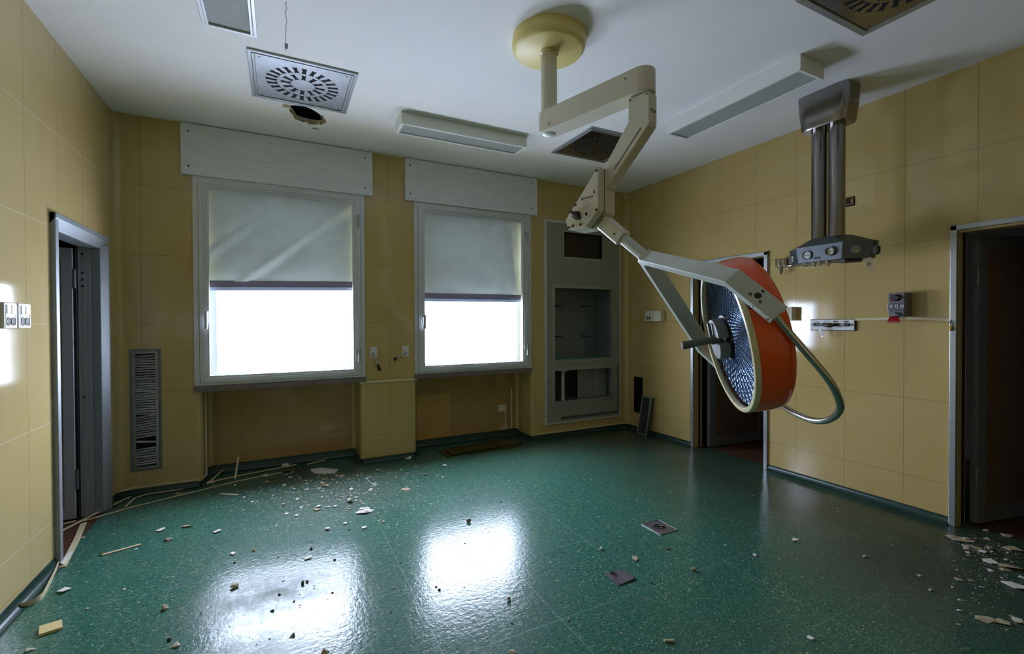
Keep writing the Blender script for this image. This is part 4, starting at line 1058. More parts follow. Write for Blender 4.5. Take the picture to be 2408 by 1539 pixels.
wallbox('socket_box', 'cream deep socket box half hidden behind the orange lamp', 'wall socket', (XR, 2.700, 1.452), YN, (-1, 0, 0), .165, .125, .075, [(.56, .9, 'plate'), (.08, .46, 'sock2')], M_ivory)
t = thing('blank_plate', 'small blank cream plate low in the right recess with hanging tape', 'wall plate', (2.49, 5.18, .32))
b = MB(); b.box(2.432, 2.552, 5.172, 5.18, .320, .403); b.build('plate', M_ivory, t, bev=.002)
b = MB(); b.ribbon([(2.530, 5.171, .32), (2.531, 5.160, .26), (2.534, 5.168, .20), (2.532, 5.174, .155)], (.016, 0, 0), (0, -.001, 0)); b.build('tape', M_paper, t)
t = thing('plaster_flap', 'torn pale wallboard flap at the foot of the right recess', 'torn plaster', (2.50, 5.17, .085))
b = MB(); b.prism([(2.44, 5.174, .087), (2.55, 5.174, .087), (2.555, 5.174, .14), (2.525, 5.174, .165), (2.50, 5.174, .135)], (0, -.006, 0)); b.build('flap', M_plasterb, t, fix=True)

# white gas outlet rail
gp = thing('gas_rail', 'white wall plate with four gas outlets and a hanging clear tag', 'gas outlet panel', (XR, 2.23, 1.37))
b = MB(); b.box(XR-.022, XR-.002, 2.057, 2.403, 1.370, 1.459); b.build('plate', M_white, gp, bev=.003)
b = MB(); b.box(XR-.010, XR, 2.050, 2.408, 1.364, 1.463); b.build('back_plate', M_black, gp)
NX = V((-1, 0, 0)); f = XR-.022
for k in range(4):
    y = 2.358-.081*k
    b = MB(); b.box(f-.003, f, y-.018, y+.018, 1.438, 1.448); b.build('label_window', M_bluerail if k < 2 else M_black, gp, bev=.001)
    b = MB(); b.lathe([(.013, 0), (.016, 0), (.016, .018), (.010, .022), (.010, .026), (0, .026)], (f, y, 1.416), NX, 18); o = b.build('gas_outlet', M_chrome if k % 3 else M_grey, gp, fix=True)
    b = MB(); b.lathe([(0, .0275), (.008, .0275), (.008, .025)], (f, y, 1.416), NX, 12); b.build('outlet_bore', M_black, o)
    b = MB(); b.obox((f-.012, y-.018, 1.416), (0, 1, 0), (0, 0, 1), (1, 0, 0), .012, .011, .010); b.build('latch', M_black, gp, bev=.003)
for y in (2.395, 2.067):
    b = MB(); b.lathe([(0, .002), (.005, .001), (.005, 0)], (f, y, 1.414), NX, 10); b.build('screw', M_screw, gp)
t = thing('flow_adapter', 'dark gas plug with long handle in the second gas outlet', 'gas plug', (f, 2.30, 1.40))
b = MB(); b.cyl((f-.026, 2.300, 1.416), (f-.060, 2.300, 1.416), .012, 14); b.cyl((f-.05, 2.318, 1.416), (f-.05, 2.262, 1.416), .013, 14); b.cyl((f-.05, 2.308, 1.436), (f-.05, 2.308, 1.400), .008, 12); b.build('body', M_grey, t)
b = MB(); b.lathe([(.010, 0), (.017, .02), (.019, .055), (.012, .07), (0, .07)], (f-.05, 2.262, 1.413), (0, -1, -.04), 14); b.build('handle', mat('brown_black', rgb(50, 44, 36), .4), t)
tp = V((f-.052, 2.302, 1.398)); d = V((0, -.34, -.94)).normalized()
t = thing('clear_tag', 'long clear plastic tag hanging from the gas plug', 'tag', tp)
q = V((0, .94, -.34)).normalized()
b = MB(); b.obox(tp+d*.048, q, d, (1, 0, 0), .011, .050, .0012); b.build('strip', M_clear, t)
b = MB(); b.lathe([(0, .003), (.004, .003), (.004, 0)], tp+d*.088, NX, 10); b.build('rivet', M_chrome, t)

# surface trunking
def trunk(a, c, label):
    a, c = V(a), V(c); b = MB(); d = (c-a).normalized(); q = V((1, 0, 0)).cross(d).normalized()*.011
    b.prism([a-q, c-q, c+q, a+q], (-.014, 0, 0)); o = b.build('cable_trunking', M_strip, None, bev=.002, fix=True); tag(o, label, 'cable trunking', 'trunking lengths on the right wall')
trunk((XR, 2.056, 1.459), (XR, 1.815, 1.463), 'cream cable trunking between gas plate and red-topped socket')
trunk((XR, 1.705, 1.468), (XR, 1.462, 1.452), 'cream cable trunking between red-topped socket and right doorway')
t = thing('loose_wire', 'loose wire ends with orange connector at the right door frame', 'wire', (XR-.03, 1.455, 1.39))
b = MB(); b.tube(crom([(XR-.012, 1.462, 1.452), (XR-.030, 1.448, 1.445), (XR-.034, 1.440, 1.425), (XR-.032, 1.444, 1.405)], 5), .0028, 8); b.tube(crom([(XR-.012, 1.462, 1.448), (XR-.028, 1.453, 1.430), (XR-.032, 1.450, 1.405)], 5), .0022, 8); b.build('wire', M_black, t)
b = MB(); b.cyl((XR-.032, 1.448, 1.408), (XR-.033, 1.447, 1.388), .0085, 12); b.build('connector', M_yellow, t)
b = MB(); b.cyl((XR-.033, 1.447, 1.388), (XR-.034, 1.445, 1.376), .007, 12); b.build('end_cap', M_black, t)

# interlocked socket
rb = thing('industrial_socket', 'grey interlocked power socket with red switch panel on right wall', 'power socket', (XR, 1.77, 1.45))
fx = XR-.105
pa, pb_, pc = onX(2090, 690, fx), onX(2128.5, 690, fx), onX(2094, 752, fx)
y0, y1, zt, zm, zb = pb_.y, pa.y, onX(2125, 688, fx).z, onX(2110, 712.5, fx).z, onX(2110, 752, fx).z
b = MB(); b.box(XR, fx, y0, y1, zb+.02, zt); b.build('housing', M_grey, rb, bev=.005)
b = MB(); b.frame((fx, 0, 0), V((0, 1, 0)), Z, NX, y0+.004, y1-.002, zm+.004, zt-.004, .014, .014, .008, .010, -.001, .008); b.build('panel_frame', M_grey, rb, fix=True)
b = MB(); b.box(fx-.003, fx, y0+.016, y1-.014, zm+.010, zt-.012); b.build('red_panel', M_red, rb)
kc = V((fx, (y0+y1)/2, (zm+zt)/2))
b = MB(); b.lathe([(0, .024), (.020, .024), (.026, .004), (.026, 0)], kc, NX, 20); b.obox(kc+NX*.014, (0, 1, 0), Z, NX, .036, .006, .008); b.build('rotary_switch', M_black, rb, bev=.002)
b = MB(); b.box(fx-.012, fx, y0-.002, y1, zm-.055, zm-.004); b.build('fuse_carrier', mat('grey_plastic_dark', rgb(88, 92, 96), .4), rb, bev=.002)
for k in range(3):
    b = MB(); b.lathe([(.006, .008), (.011, .008), (.011, 0), (.006, 0)], (fx-.012, y1-.024-.033*k, zm-.026), NX, 16); b.build('fuse_cap', M_white, rb, fix=True)
    b = MB(); b.lathe([(0, .005), (.0065, .005), (.0065, 0)], (fx-.012, y1-.024-.033*k, zm-.026), NX, 12); b.build('fuse_bore', M_black, rb)
b = MB(); b.prism([(fx, y1-.004, zm-.06), (fx, y0+.002, zm-.06), (fx, y0+.002, zb+.015), (fx, y1-.004, zb+.015)], (-.012, 0, 0)); b.prism([(fx-.012, y0+.055, zm-.07), (fx-.012, y0+.012, zb+.03), (fx-.012, y0+.075, zb+.02)], (-.024, 0, 0)); b.build('socket_cover', M_grey, rb, bev=.003, fix=True)
b = MB(); yc = (y0+y1)/2+.01; b.prism([(fx-.012, yc+.028, zb+.030), (fx-.012, yc-.018, zb+.030), (fx-.040, yc-.052, zb-.010), (fx-.040, yc+.034, zb-.012)], (0, 0, -.016)); b.build('lid_lever', M_red, rb, bev=.004, fix=True)
b = MB(); b.box(fx-.004, fx+.03, y1, y1+.008, zm-.055, zm-.006); b.build('side_clip', M_ivory, rb, bev=.001)

# bare thermostat
t = thing('bare_thermostat', 'small uncovered wiring device high on wall beside the pendant columns', 'wall switch', (XR, 2.11, 2.40))
b = MB(); b.box(XR-.004, XR, 2.066, 2.160, 2.398, 2.474); b.build('recess', M_dark, t)
b = MB(); b.box(XR-.012, XR-.004, 2.072, 2.154, 2.410, 2.464); b.build('base', mat('brass_yellow', rgb(156, 134, 74), .4, .4), t, bev=.001)
b = MB(); b.box(XR-.018, XR-.012, 2.128, 2.150, 2.412, 2.462); b.build('terminal', M_white, t, bev=.001)
b = MB(); b.box(XR-.020, XR-.012, 2.098, 2.122, 2.414, 2.460); b.build('core', M_black, t)
for z in (2.422, 2.452):
    b = MB(); b.lathe([(0, .003), (.006, .002), (.006, 0)], (XR-.012, 2.083, z), NX, 10); b.build('screw', M_inkb, t)

# chrome pipe fitting
t = thing('pipe_fitting', 'chrome twin pipe fitting on the wall left of the pendant console', 'pipe fitting', (XR, 2.62, 1.93))
b = MB(); b.box(XR-.045, XR, 2.548, 2.615, 1.965, 2.028); b.build('bracket', M_steel, t, bev=.004)
b = MB(); b.cyl((XR-.06, 2.662, 1.962), (XR-.06, 2.662, 2.030), .032, 20); b.cyl((XR-.06, 2.615, 1.962), (XR-.06, 2.615, 2.024), .022, 20); b.build('body', M_chrome, t)
b = MB(); b.cyl((XR-.06, 2.655, 1.940), (XR-.06, 2.655, 1.962), .024, 18); b.cyl((XR-.06, 2.605, 1.940), (XR-.06, 2.605, 1.962), .017, 18); b.cyl((XR-.05, 2.600, 1.952), (XR-.05, 2.552, 1.956), .011, 14); b.build('nut', M_chrome, t)
b = MB(); b.cyl((XR-.06, 2.645, 1.895), (XR-.06, 2.645, 1.942), .014, 14); b.cyl((XR-.06, 2.645, 1.878), (XR-.06, 2.645, 1.896), .004, 8); b.build('nozzle', M_steel, t)

# pale wall streaks of old glue
# ------------------------------------------------------------------ floor plates and loose boards
def quad_on_floor(pts, z=0.0): return [onZ(u, v, z) for u, v in pts]
# the set-in floor socket
x0, x1, y0, y1 = 2.283, 2.447, 2.280, 2.468
fs = thing('floor_socket', 'square steel floor socket plate with round hole set in the floor', 'floor socket', (2.365, 2.374, 0))
b = MB(); b.frame((0, 0, 0), X, YA, Z, x0, x1, y0, y1, .006, .006, .006, .006, -.001, .006); b.build('frame', M_alu, fs, bev=.001)
b = MB(); c = V((2.365, 2.374, 0)); n_ = 32; base = 0
mp_steel = mat('floor_plate_steel', rgb(118, 112, 110), .4, .6, var=.12, vscale=20)
b.frame(c, X, YA, Z, -.076, .076, -.088, .088, .036, .036, .048, .048, 0, .0035)
ring = [c+V((.0405*math.cos(2*PI*i/n_), .0405*math.sin(2*PI*i/n_), .0035)) for i in range(n_)]
sq = []
for i in range(n_):
    a = 2*PI*i/n_; cx_, sy_ = math.cos(a), math.sin(a); m_ = max(abs(cx_), abs(sy_)); sq.append(c+V((.0405*cx_/m_, .0405*sy_/m_, .0035)))
o_ = len(b.v); b.v += ring+sq
for i in range(n_): j = (i+1) % n_; b.face((o_+i, o_+j, o_+n_+j, o_+n_+i))
b.build('plate', mp_steel, fs)
b = MB(); b.lathe([(0, .001), (.041, .001), (.041, .0)], c, Z, 24); b.build('hole', M_dark, fs)
b = MB(); b.lathe([(.014, .001), (.026, .001), (.026, .007), (.020, .009), (.014, .006)], c+V((.006, -.008, 0)), Z, 24); b.build('threaded_ring', M_chrome, fs)
# loose plate
pl = thing('loose_plate', 'bent square steel cover plate lying loose on the floor', 'floor plate', (1.705, 2.008, 0))
pts = [V((1.642, 2.069, .004)), V((1.764, 2.067, .004)), V((1.772, 1.954, .006)), V((1.641, 1.947, .002))]
b = MB(); b.prism(pts, (0, 0, .003)); b.build('plate', mat('loose_steel', rgb(140, 134, 142), .34, .7, var=.15, vscale=18), pl, bev=.0005)
cp = sum(pts, V((0, 0, 0)))/4
for p in pts:
    q = p.lerp(cp, .14)+V((0, 0, .003)); b = MB(); b.lathe([(0, .001), (.005, .001), (.005, 0)], q, Z, 10); b.build('screw_hole', M_inkb, pl)
b = MB(); q = onZ(1441, 1351, .007); b.prism([q+V((-.012, .010, 0)), q+V((.012, .004, 0)), q+V((.020, -.012, .0)), q+V((-.004, .004, .018))], (0, 0, .0015)); b.build('raised_tab', M_steel, pl, fix=True)

# dark boards under the right window
def board(px, z, th, name, label, m):
    P3 = [onZ(u, v, z) for u, v in px]; b = MB(); b.prism(P3, (0, 0, th)); return tag(b.build(name, m, None, bev=.001, fix=True), label, 'board', 'dark boards under the right window')
board([(1030, 1063), (1051, 1076), (1226, 1050), (1190, 1038)], .001, .008, 'loose_board', 'lower of two dark glossy boards on the floor under the right window', M_wood)
board([(1044, 1058), (1062, 1071), (1231, 1043), (1196, 1032)], .0095, .010, 'loose_board', 'upper of two dark glossy boards on the floor under the right window', M_wood)
board([(137, 1222), (186, 1211), (158, 1196), (137, 1199)], .001, .003, 'grey_sheet', 'grey sheet lying on the passage floor behind the left door', M_sheet)

# ------------------------------------------------------------------ fallen cable trunking strips
def strip(px, w, label, h=.006, lift=None, name='trunking_strip', m=M_strip, z0=.001):
    P3 = [onZ(u, v, 0) for u, v in px]; Wd = []
    for i, p in enumerate(P3):
        d = (P3[min(i+1, len(P3)-1)]-P3[max(i-1, 0)]); d.z = 0; d.normalize(); Wd.append(V((-d.y, d.x, 0))*w)
    P3 = [p+V((0, 0, z0+(lift[i] if lift else 0))) for i, p in enumerate(P3)]
    b = MB(); b.ribbon(P3, Wd, V((0, 0, h))); return tag(b.build(name, m, None, bev=.0012, fix=True), label, 'trunking strip', 'fallen cream trunking strips')
strip([(139, 1254), (209, 1221), (260, 1194), (322, 1163)], .022, 'cream strip running from left doorway up towards the louvre', lift=[0, .010, .008, .002])
strip([(195, 1228), (295, 1199), (434, 1164), (560, 1133), (667, 1112)], .016, 'longest thin cream strip from the left doorway towards the window recess', z0=.002)
strip([(295, 1196), (317, 1175), (345, 1166), (421, 1155), (505, 1137)], .017, 'bent cream strip whose kinked end rests beside the longest strip', z0=.008)
strip([(258, 1188), (289, 1167), (333, 1160), (430, 1149), (500, 1135)], .018, 'bent cream strip lying closest to the left pier skirting', z0=.003)
strip([(478, 1141), (560, 1123), (640, 1107), (697, 1096)], .026, 'wide cream strip ending at the plaster block under the left window', z0=.010)
strip([(197, 1232), (180, 1272), (147, 1336)], .034, 'broad whitish strip lying toward the viewer by the left door jamb', z0=.001)
strip([(139, 1241), (178, 1232)], .020, 'short cream strip across the threshold of the left doorway', z0=.016)
strip([(722, 1094), (767, 1083)], .026, 'short cream strip behind the large plaster sheet', z0=.004)
strip([(238, 1308), (285, 1295), (332, 1282)], .020, 'splintered cream strip alone on the green floor', z0=.001)
strip([(518, 1163), (559, 1166)], .020, 'short pale strip alone near the longest strip', z0=.001)
strip([(492, 1138), (525, 1114)], .018, 'short cream strip leaning toward the left recess skirting', lift=[.012, .03])
a = onZ(553, 1126, .02); c = onY(561, 1075, a.y+.10)
b = MB(); d = (c-a).normalized(); b.ribbon([a, c], (.016, 0, 0), (0, -.006, 0)); tag(b.build('trunking_strip', M_strip, None, bev=.001, fix=True), 'thin cream strip standing upright below the left window', 'trunking strip', 'fallen cream trunking strips')
# curled ribbon standing on edge
rp = crom([onZ(u, v, 0) for u, v in ((146, 1311), (132, 1345), (112, 1386), (97, 1411), (70, 1425), (40, 1434), (18, 1441))], 5)
b = MB(); b.ribbon(rp, [V((0, 0, .001))]*0 or V((.004, .002, 0)), V((0, 0, .026))); tag(b.build('trunking_strip', M_strip, None, fix=True), 'curled cream strip standing on edge along the left wall', 'trunking strip', 'fallen cream trunking strips')
pk = quad_on_floor([(140, 1330), (150, 1334), (172, 1302), (166, 1303)]); b = MB(); b.prism([p+V((0, 0, .012)) for p in pk], (0, 0, .004)); tag(b.build('strip_splinter', M_plaster, None, fix=True), 'white splinter lying on the broad strip by the left door jamb', 'splinter')

# yellow tile
pts = quad_on_floor([(91, 1472), (146, 1457), (147, 1477), (91, 1497)])
c0 = onZ(91, 1499, 0); c1 = onZ(147, 1481, 0); top0 = onZ(92, 1474, .012); top1 = onZ(146, 1458, .012)
b = MB(); b.prism([c0, c1, V((top1.x, top1.y, .002)), V((top0.x, top0.y, .002))], (0, 0, .012)); tag(b.build('wall_tile', M_ytile, None, bev=.001, fix=True), 'loose square yellow tile on the floor at the lower left', 'tile')

# ------------------------------------------------------------------ fallen plaster
def chunk_mesh(seed, sx, sy, sz, rough=.35, sub=2, flat=False):
    """broken lump: hull of random points, with a second smaller lump grown on to it"""
    r = random.Random(seed*17+3); bm = bmesh.new()
    for part in range(3 if sub > 2 else (2 if sub > 1 else 1)):
        c = V((0, 0, 0)) if part == 0 else V((r.uniform(-.28, .28), r.uniform(-.25, .25), r.uniform(-.1, .12)))
        k = 1 if part == 0 else r.uniform(.35, .6); vs = []
        for q in range(11 if sub > 1 else 8):
            d = V((r.gauss(0, 1), r.gauss(0, 1), r.gauss(0, 1))).normalized()*r.uniform(.36, .5)*k
            if sub > 2: d.x *= r.uniform(.8, 1.15); d.y *= r.uniform(.75, 1.15)
            vs.append(bm.verts.new(c+d))
        h = bmesh.ops.convex_hull(bm, input=vs)
        bmesh.ops.delete(bm, geom=[e for e in h['geom_interior'] if isinstance(e, bmesh.types.BMVert)], context='VERTS')
    for v in bm.verts: v.co.x *= sx; v.co.y *= sy; v.co.z *= sz
    zmin = min(v.co.z for v in bm.verts); cut = zmin+.2*sz
    for v in bm.verts: v.co.z = max(v.co.z, cut)-cut
    me = bpy.data.meshes.new('plaster'); bm.to_mesh(me); bm.free(); return me
def shard_mesh(seed, sx, sy, th):
    r = random.Random(seed); n = r.randint(4, 6); b = MB(); pts = []
    a0 = r.random()*6
    for i in range(n):
        a = a0+2*PI*i/n+r.uniform(-.3, .3); q = r.uniform(.35, .55); pts.append(V((sx*q*math.cos(a), sy*q*math.sin(a), .001)))
    t1, t2 = r.uniform(-.25, .25), r.uniform(-.2, .2)
    pts = [p+V((0, 0, max(0, p.x*t1+p.y*t2)+.0005)) for p in pts]
    b.prism(pts, (0, 0, th)); me = bpy.data.meshes.new('shard'); me.from_pydata([tuple(p) for p in b.v], [], b.f)
    bm = bmesh.new(); bm.from_mesh(me); bmesh.ops.recalc_face_normals(bm, faces=bm.faces); bm.to_mesh(me); bm.free(); return me
seedn = [10]
def piece(px, wpx, hpx, kind, m, label, cat='plaster chunk', name='plaster_chunk', group=None, rot=None):
    """px: photo point of the foot; wpx, hpx: width and height in photo pixels"""
    seedn[0] += 1; sd_ = seedn[0]; p = onZ(px[0], px[1], 0); k = mpp(p); w = wpx*k; r = random.Random(sd_)
    if kind == 'rock': me = chunk_mesh(sd_, w, w*.8, max(hpx*k*1.15, .01))
    elif kind == 'flat': me = chunk_mesh(sd_, w, w*.7, max(hpx*k*.8, .008), .5, 3)
    else: me = shard_mesh(sd_, w, w*1.3, .005)
    me.materials.clear(); me.materials.append(m)
    o = bpy.data.objects.new(name, me); COL.objects.link(o); o.location = p; o.rotation_euler = (0, 0, math.radians(-27)+(r.uniform(-.4, .4) if rot is None else rot))
    return tag(o, label, cat, group)
W, G, B_, D = M_plaster, M_plasterg, M_plasterb, M_dirt
for px, w, h, kd, m, lab in [
    ((439, 1240), 28, 10, 'flat', B_, 'crumbly beige plaster lump left of the plaster scatter'),
    ((395, 1272), 24, 10, 'rock', G, 'grey-beige plaster lump behind the splintered strip'),
    ((241, 1305), 17, 12, 'rock', G, 'pale plaster lump touching the end of the splintered strip'),
    ((512, 1251), 18, 8, 'shard', W, 'white plaster shard at the left edge of the scatter'),
    ((548, 1303), 14, 10, 'shard', W, 'pointed white shard at the upper edge of left window reflection'),
    ((379, 1248), 20, 5, 'shard', W, 'thin white shard in front of the crumbly beige lump'),
    ((291, 1387), 10, 7, 'rock', W, 'small white lump alone between yellow tile and left window reflection'),
    ((150, 1391), 30, 10, 'shard', W, 'large white shard between the curled strip and the yellow tile'),
    ((550, 1383), 26, 15, 'rock', B_, 'beige plaster lump inside the left window reflection, at its left edge'),
    ((388, 1433), 22, 18, 'rock', B_, 'wedge of beige plaster standing left of the window reflection'),
    ((398, 1508), 15, 11, 'rock', D, 'brown dirt lump near the bottom edge left of the reflection'),
    ((414, 1521), 22, 13, 'rock', W, 'off-white lump below the brown dirt lump at the bottom edge'),
    ((71, 1531), 24, 12, 'rock', W, 'white lump under the yellow tile at the bottom edge'),
    ((552, 1325), 9, 6, 'rock', D, 'small brown crumb under the pointed white shard'),
    ((597, 1297), 11, 9, 'rock', B_, 'small beige crumb right of the pointed white shard'),
    ((205, 1434), 9, 6, 'rock', W, 'small white lump right of the curled strip bend'),
    ((194, 1267), 11, 5, 'shard', B_, 'small beige shard beside the broad strip'),
    ((191, 1255), 10, 4, 'shard', B_, 'tiny beige shard near the top of the broad strip'),
    ((267, 1259), 9, 6, 'rock', W, 'small white lump between the broad strip and grey lumps'),
    ((422, 1163), 20, 8, 'flat', B_, 'beige flake lying on the crossing strips'),
    ((1103, 1229), 16, 15, 'rock', G, 'grey lump at the top of the right window reflection'),
    ((732, 1293), 11, 8, 'rock', D, 'brown lump above the left window reflection'),
    ((786, 1318), 9, 7, 'rock', M_dirt, 'dark crumb at the top right of the left window reflection'),
    ((711, 1374), 15, 15, 'rock', G, 'upright grey lump inside the left window reflection'),
    ((722, 1370), 10, 8, 'rock', G, 'smaller grey lump beside the upright one in the reflection'),
    ((657, 1400), 9, 8, 'rock', D, 'dark crumb in the middle of the left window reflection'),
    ((641, 1438), 16, 8, 'flat', D, 'brown flat crumb in the lower left window reflection'),
    ((687, 1499), 18, 17, 'rock', G, 'dark grey lump below the left window reflection'),
    ((765, 1539), 24, 18, 'rock', B_, 'beige lump cut by the bottom edge under the left reflection'),
    ((1197, 1413), 13, 15, 'rock', B_, 'pinkish lump below the right window reflection'),
    ((1033, 1389), 9, 8, 'rock', D, 'dark crumb at the lower left of the right reflection'),
    ((1205, 1538), 24, 18, 'rock', W, 'white lump cut by the bottom edge at centre'),
    ((725, 1314), 18, 9, 'shard', W, 'white shard at the top of the left window reflection'),
    ((771, 1246), 17, 9, 'rock', W, 'rounded white lump below the main plaster scatter'),
    ((856, 1243), 12, 7, 'shard', W, 'square white shard right of the rounded white lump'),
    ((854, 1204), 58, 18, 'flat', W, 'biggest jagged white plaster slab in front of the scatter'),
    ((822, 1182), 20, 16, 'rock', W, 'white wedge of plaster behind the jagged slab'),
    ((765, 1144), 20, 13, 'rock', B_, 'long beige lump in the middle of the scatter'),
    ((848, 1181), 14, 8, 'flat', B_, 'beige crumb between the white wedge and the jagged slab'),
    ((881, 1141), 14, 10, 'rock', W, 'white lump at the right of the scatter, in front of the pier'),
    ((953, 1153), 30, 7, 'flat', B_, 'flat beige flake alone right of the scatter'),
    ((1000, 1118), 12, 8, 'rock', B_, 'beige lump between the flat flake and the dark boards'),
    ((1042, 1123), 9, 6, 'rock', W, 'small white lump in front of the dark boards'),
    ((1046, 1096), 12, 6, 'shard', W, 'white shard closest to the dark boards'),
    ((749, 1192), 13, 8, 'shard', W, 'bluish white shard left of the white wedge'),
    ((698, 1214), 9, 5, 'shard', W, 'small white shard in the front of the scatter'),
    ((762, 1109), 86, 15, 'flat', W, 'broad white plaster sheet against the left recess skirting'),
    ((800, 1120), 26, 9, 'flat', B_, 'beige crumbled patch in front of the broad plaster sheet'),
    ((1414, 1293), 13, 11, 'rock', W, 'white lump on floor left of and below the floor socket'),
    ((1570, 1292), 17, 6, 'flat', M_rust, 'rust-brown flake directly below the floor socket'),
    ((1494, 1317), 17, 8, 'shard', B_, 'cream shard between the floor socket and the loose plate'),
    ((1630, 1342), 16, 13, 'rock', W, 'white lump right of the loose steel plate'),
    ((1336, 1459), 9, 6, 'rock', W, 'small white lump below left of the loose plate'),
    ((1532, 1373), 7, 5, 'rock', D, 'tiny brown crumb right of the loose plate'),
    ((1775, 1307), 10, 3, 'shard', W, 'small white sliver in front of the middle doorway reflection'),
    ((1871, 1273), 26, 12, 'flat', W, 'double white flake on floor below the hoop of the lamp'),
    ((2034, 1311), 18, 10, 'rock', B_, 'beige lump alone on the dark right floor'),
    ((2187, 1390), 14, 10, 'rock', W, 'white lump left of the plaster scatter at right'),
    ((1906, 1503), 13, 5, 'shard', W, 'white shard alone at the bottom right floor'),
    ((2256, 1438), 15, 6, 'rock', W, 'elongated white lump left of the lower rubble row'),
    ((2162, 1355), 16, 8, 'flat', B_, 'pale crumb pair at the left of the right scatter'),
    ((2257, 1268), 52, 12, 'flat', B_, 'long flat plaster slab nearest the right door jamb'),
    ((2286, 1289), 36, 11, 'flat', B_, 'left one of two plaster slabs side by side near the right door'),
    ((2321, 1289), 30, 11, 'flat', B_, 'right one of two plaster slabs side by side near the right door'),
    ((2272, 1291), 16, 5, 'flat', W, 'thin white slab under the left one of the paired slabs'),
    ((2322, 1269), 20, 8, 'flat', B_, 'plaster lump behind the paired slabs'),
    ((2318, 1249), 19, 8, 'flat', W, 'plaster flake nearest the threshold of the right doorway'),
    ((2368, 1262), 30, 9, 'flat', B_, 'plaster flake at the right edge near the threshold'),
    ((2379, 1293), 40, 13, 'flat', B_, 'beige rubble flake at the right edge beside the paired slabs'),
    ((2370, 1338), 54, 20, 'flat', B_, 'big beige rubble heap at the right edge'),
    ((2329, 1322), 28, 7, 'shard', W, 'curled white shard left of the big rubble heap'),
    ((2331, 1344), 14, 8, 'rock', W, 'white lump under the curled white shard'),
    ((2387, 1380), 36, 15, 'shard', W, 'large folded white shard at the right edge below the rubble heap'),
    ((2404, 1362), 18, 12, 'rock', W, 'white lump touching the right picture edge'),
    ((2255, 1364), 20, 8, 'flat', B_, 'slender beige crumb in the centre of the right scatter'),
    ((2230, 1235), 10, 7, 'rock', W, 'white lump at the foot of the right door jamb'),
    ((2310, 1299), 14, 5, 'shard', W, 'small white shard just under the paired slabs, left'),
    ((2331, 1299), 11, 6, 'rock', W, 'small white lump just under the paired slabs, right'),
    ((2320, 1460), 44, 10, 'flat', B_, 'left end of the rubble row at the lower right'),
    ((2356, 1466), 40, 10, 'flat', M_plasterb, 'middle of the rubble row at the lower right'),
    ((2390, 1462), 34, 14, 'flat', W, 'right end of the rubble row at the lower right'),
    ((671, 1098), 30, 14, 'rock', W, 'boxy white plaster block with yellow stain at the recess skirting'),
    ((960, 1079), 20, 10, 'rock', W, 'boxy white block in front of the middle pier'),
]:
    if px[0] > 2220 and kd == 'flat': w *= 1.2; h *= 1.15
    piece(px, w, h, kd, m, lab)
piece((690, 1108), 72, 14, 'flat', M_wool, 'dark tuft of insulation wool beside the white plaster sheet', 'insulation', 'insulation_clump')
o = piece((1573, 1508), 23, 7, 'rock', M_strip, 'short cream stick on the floor at the lower centre right', 'stick', 'broken_stick')
bpy.data.objects.remove(o); pa = onZ(1562, 1507, .006); pb_ = onZ(1584, 1507, .006); b = MB(); b.cyl(pa, pb_, .0055, 10); tag(b.build('broken_stick', M_strip), 'short cream stick on the floor at the lower centre right', 'stick')

# small chips: a few shapes copied many times, single objects
protos = {}
for nm, m in (('w', W), ('b', B_), ('d', D)):
    L_ = []
    for k in range(5):
        me = shard_mesh(200+k, 1, 1.2, .22) if k % 2 else chunk_mesh(300+k, 1, .8, .5, .4, 1)
        me = me.copy(); me.materials.clear(); me.materials.append(m); L_.append(bpy.data.objects.new('plaster_chip', me))
    protos[nm] = L_
R = random.Random(11)
GR = {'win': ('small plaster chip among the scatter below the left window', 'plaster chips below the left window'),
      'door': ('small plaster chip among the scatter by the right doorway', 'plaster chips by the right doorway'),
      'ref': ('small dark crumb on the floor around the window reflections', 'dark crumbs around the window reflections'),
      'mid': ('small plaster chip lying sparsely on the open green floor', 'plaster chips on the open floor')}
placed = []
def chip(u, v, wpx, nm, grp):
    p = onZ(u, v, 0)
    if p.x < XL+.12 or p.x > XR-.10 or p.y > 4.72: 
        if not any(x0+.1 < p.x < x1-.1 and p.y < 5.05 for x0, x1 in NI) or p.x < XL+.12: return
    s = wpx*mpp(p); pr = R.choice(protos[nm]); o = pr.copy(); o.data = pr.data; COL.objects.link(o)
    o.location = p; o.scale = (s, s*R.uniform(.6, 1.1), s*R.uniform(.5, 1)); o.rotation_euler = (0, 0, R.random()*6.28)
    tag(o, GR[grp][0], 'plaster chip', GR[grp][1]); placed.append(o)
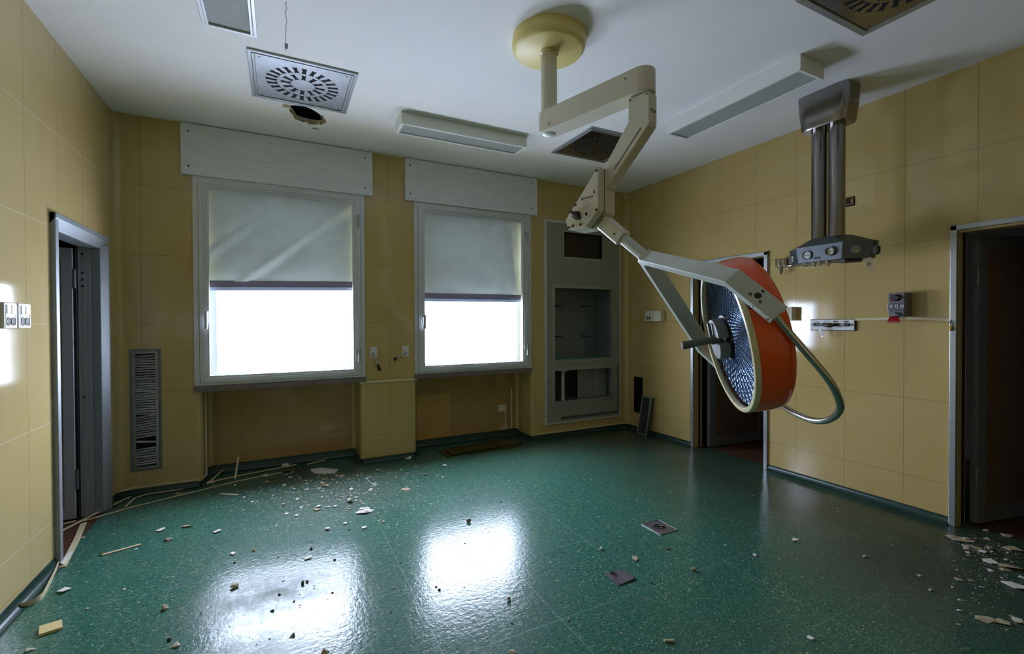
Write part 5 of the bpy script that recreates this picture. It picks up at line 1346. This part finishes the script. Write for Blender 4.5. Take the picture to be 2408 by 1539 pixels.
for i in range(118):
    u, v = R.gauss(770, 105), R.gauss(1150, 42)
    if v < 1095-(u-770)*.12: v = 1100-(u-770)*.12+R.random()*60
    chip(u, v, 5+6*R.random()**1.5+(R.random() < .18)*5, 'b' if R.random() < .3 else 'w', 'win')
for i in range(78):
    u, v = R.gauss(2320, 75), R.gauss(1335, 60)
    if u > 2406 or v < 1240: continue
    chip(u, v, 4+6*R.random()**2, 'b' if R.random() < .35 else 'w', 'door')
for i in range(46):
    c = ((660, 1400, 120, 70), (1090, 1300, 130, 80))[i % 2]
    chip(R.gauss(c[0], c[2]), R.gauss(c[1], c[3]), 3+3.5*R.random(), 'd', 'ref')
for i in range(70):
    u, v = R.uniform(150, 2200), R.uniform(1150, 1535)
    chip(u, v, 3+3.5*R.random()**2, 'w', 'mid')
# dust-fine grit, beyond counting
def grit(name, label, n, gen, lo, hi, m):
    b = MB(); r = random.Random(n)
    for i in range(n):
        u, v = gen(r); 
        if v > 1539 or u > 2420 or u < -10 or (u < 705 and v < 1252-(u-195)*.25) or (700 < u < 830 and v < 1122): continue
        p = onZ(u, v, 0)
        if p.x < XL+.08 or p.x > XR-.06 or p.y > 4.76: continue
        s = r.uniform(lo, hi)*mpp(p); a = r.random()*6.28; c, q = math.cos(a)*s, math.sin(a)*s; z = V((0, 0, s*.5))
        w = [p+V((c, q, .0005)), p+V((-q, c, .0005))*1.0, p+V((-c, -q, .0005)), p+V((q, -c, .0005))]
        b0 = len(b.v); b.v += w+[p+z+V((c*.2, 0, 0))]
        for k in range(4): b.face((b0+k, b0+(k+1) % 4, b0+4))
    o = b.build(name, m, None, fix=False); return tag(o, label, 'plaster grit', None, 'stuff')
def g1(r):
    u = r.gauss(775, 125); v = r.gauss(1150, 50); lim = 1098-(u-770)*.12
    return u, (v if v > lim else lim+r.random()*70)
def g_all(r):
    return g1(r) if r.random() < .72 else (r.uniform(20, 2150), r.uniform(1120, 1535))
grit('plaster_grit', 'fine white plaster grit strewn on the floor, thickest below the left window', 1500, g_all, .7, 1.9, W)
grit('plaster_grit', 'fine pale plaster grit strewn by the right doorway', 520, lambda r: (r.gauss(2330, 60), 1240+abs(r.gauss(60, 85))), .8, 2.1, B_)
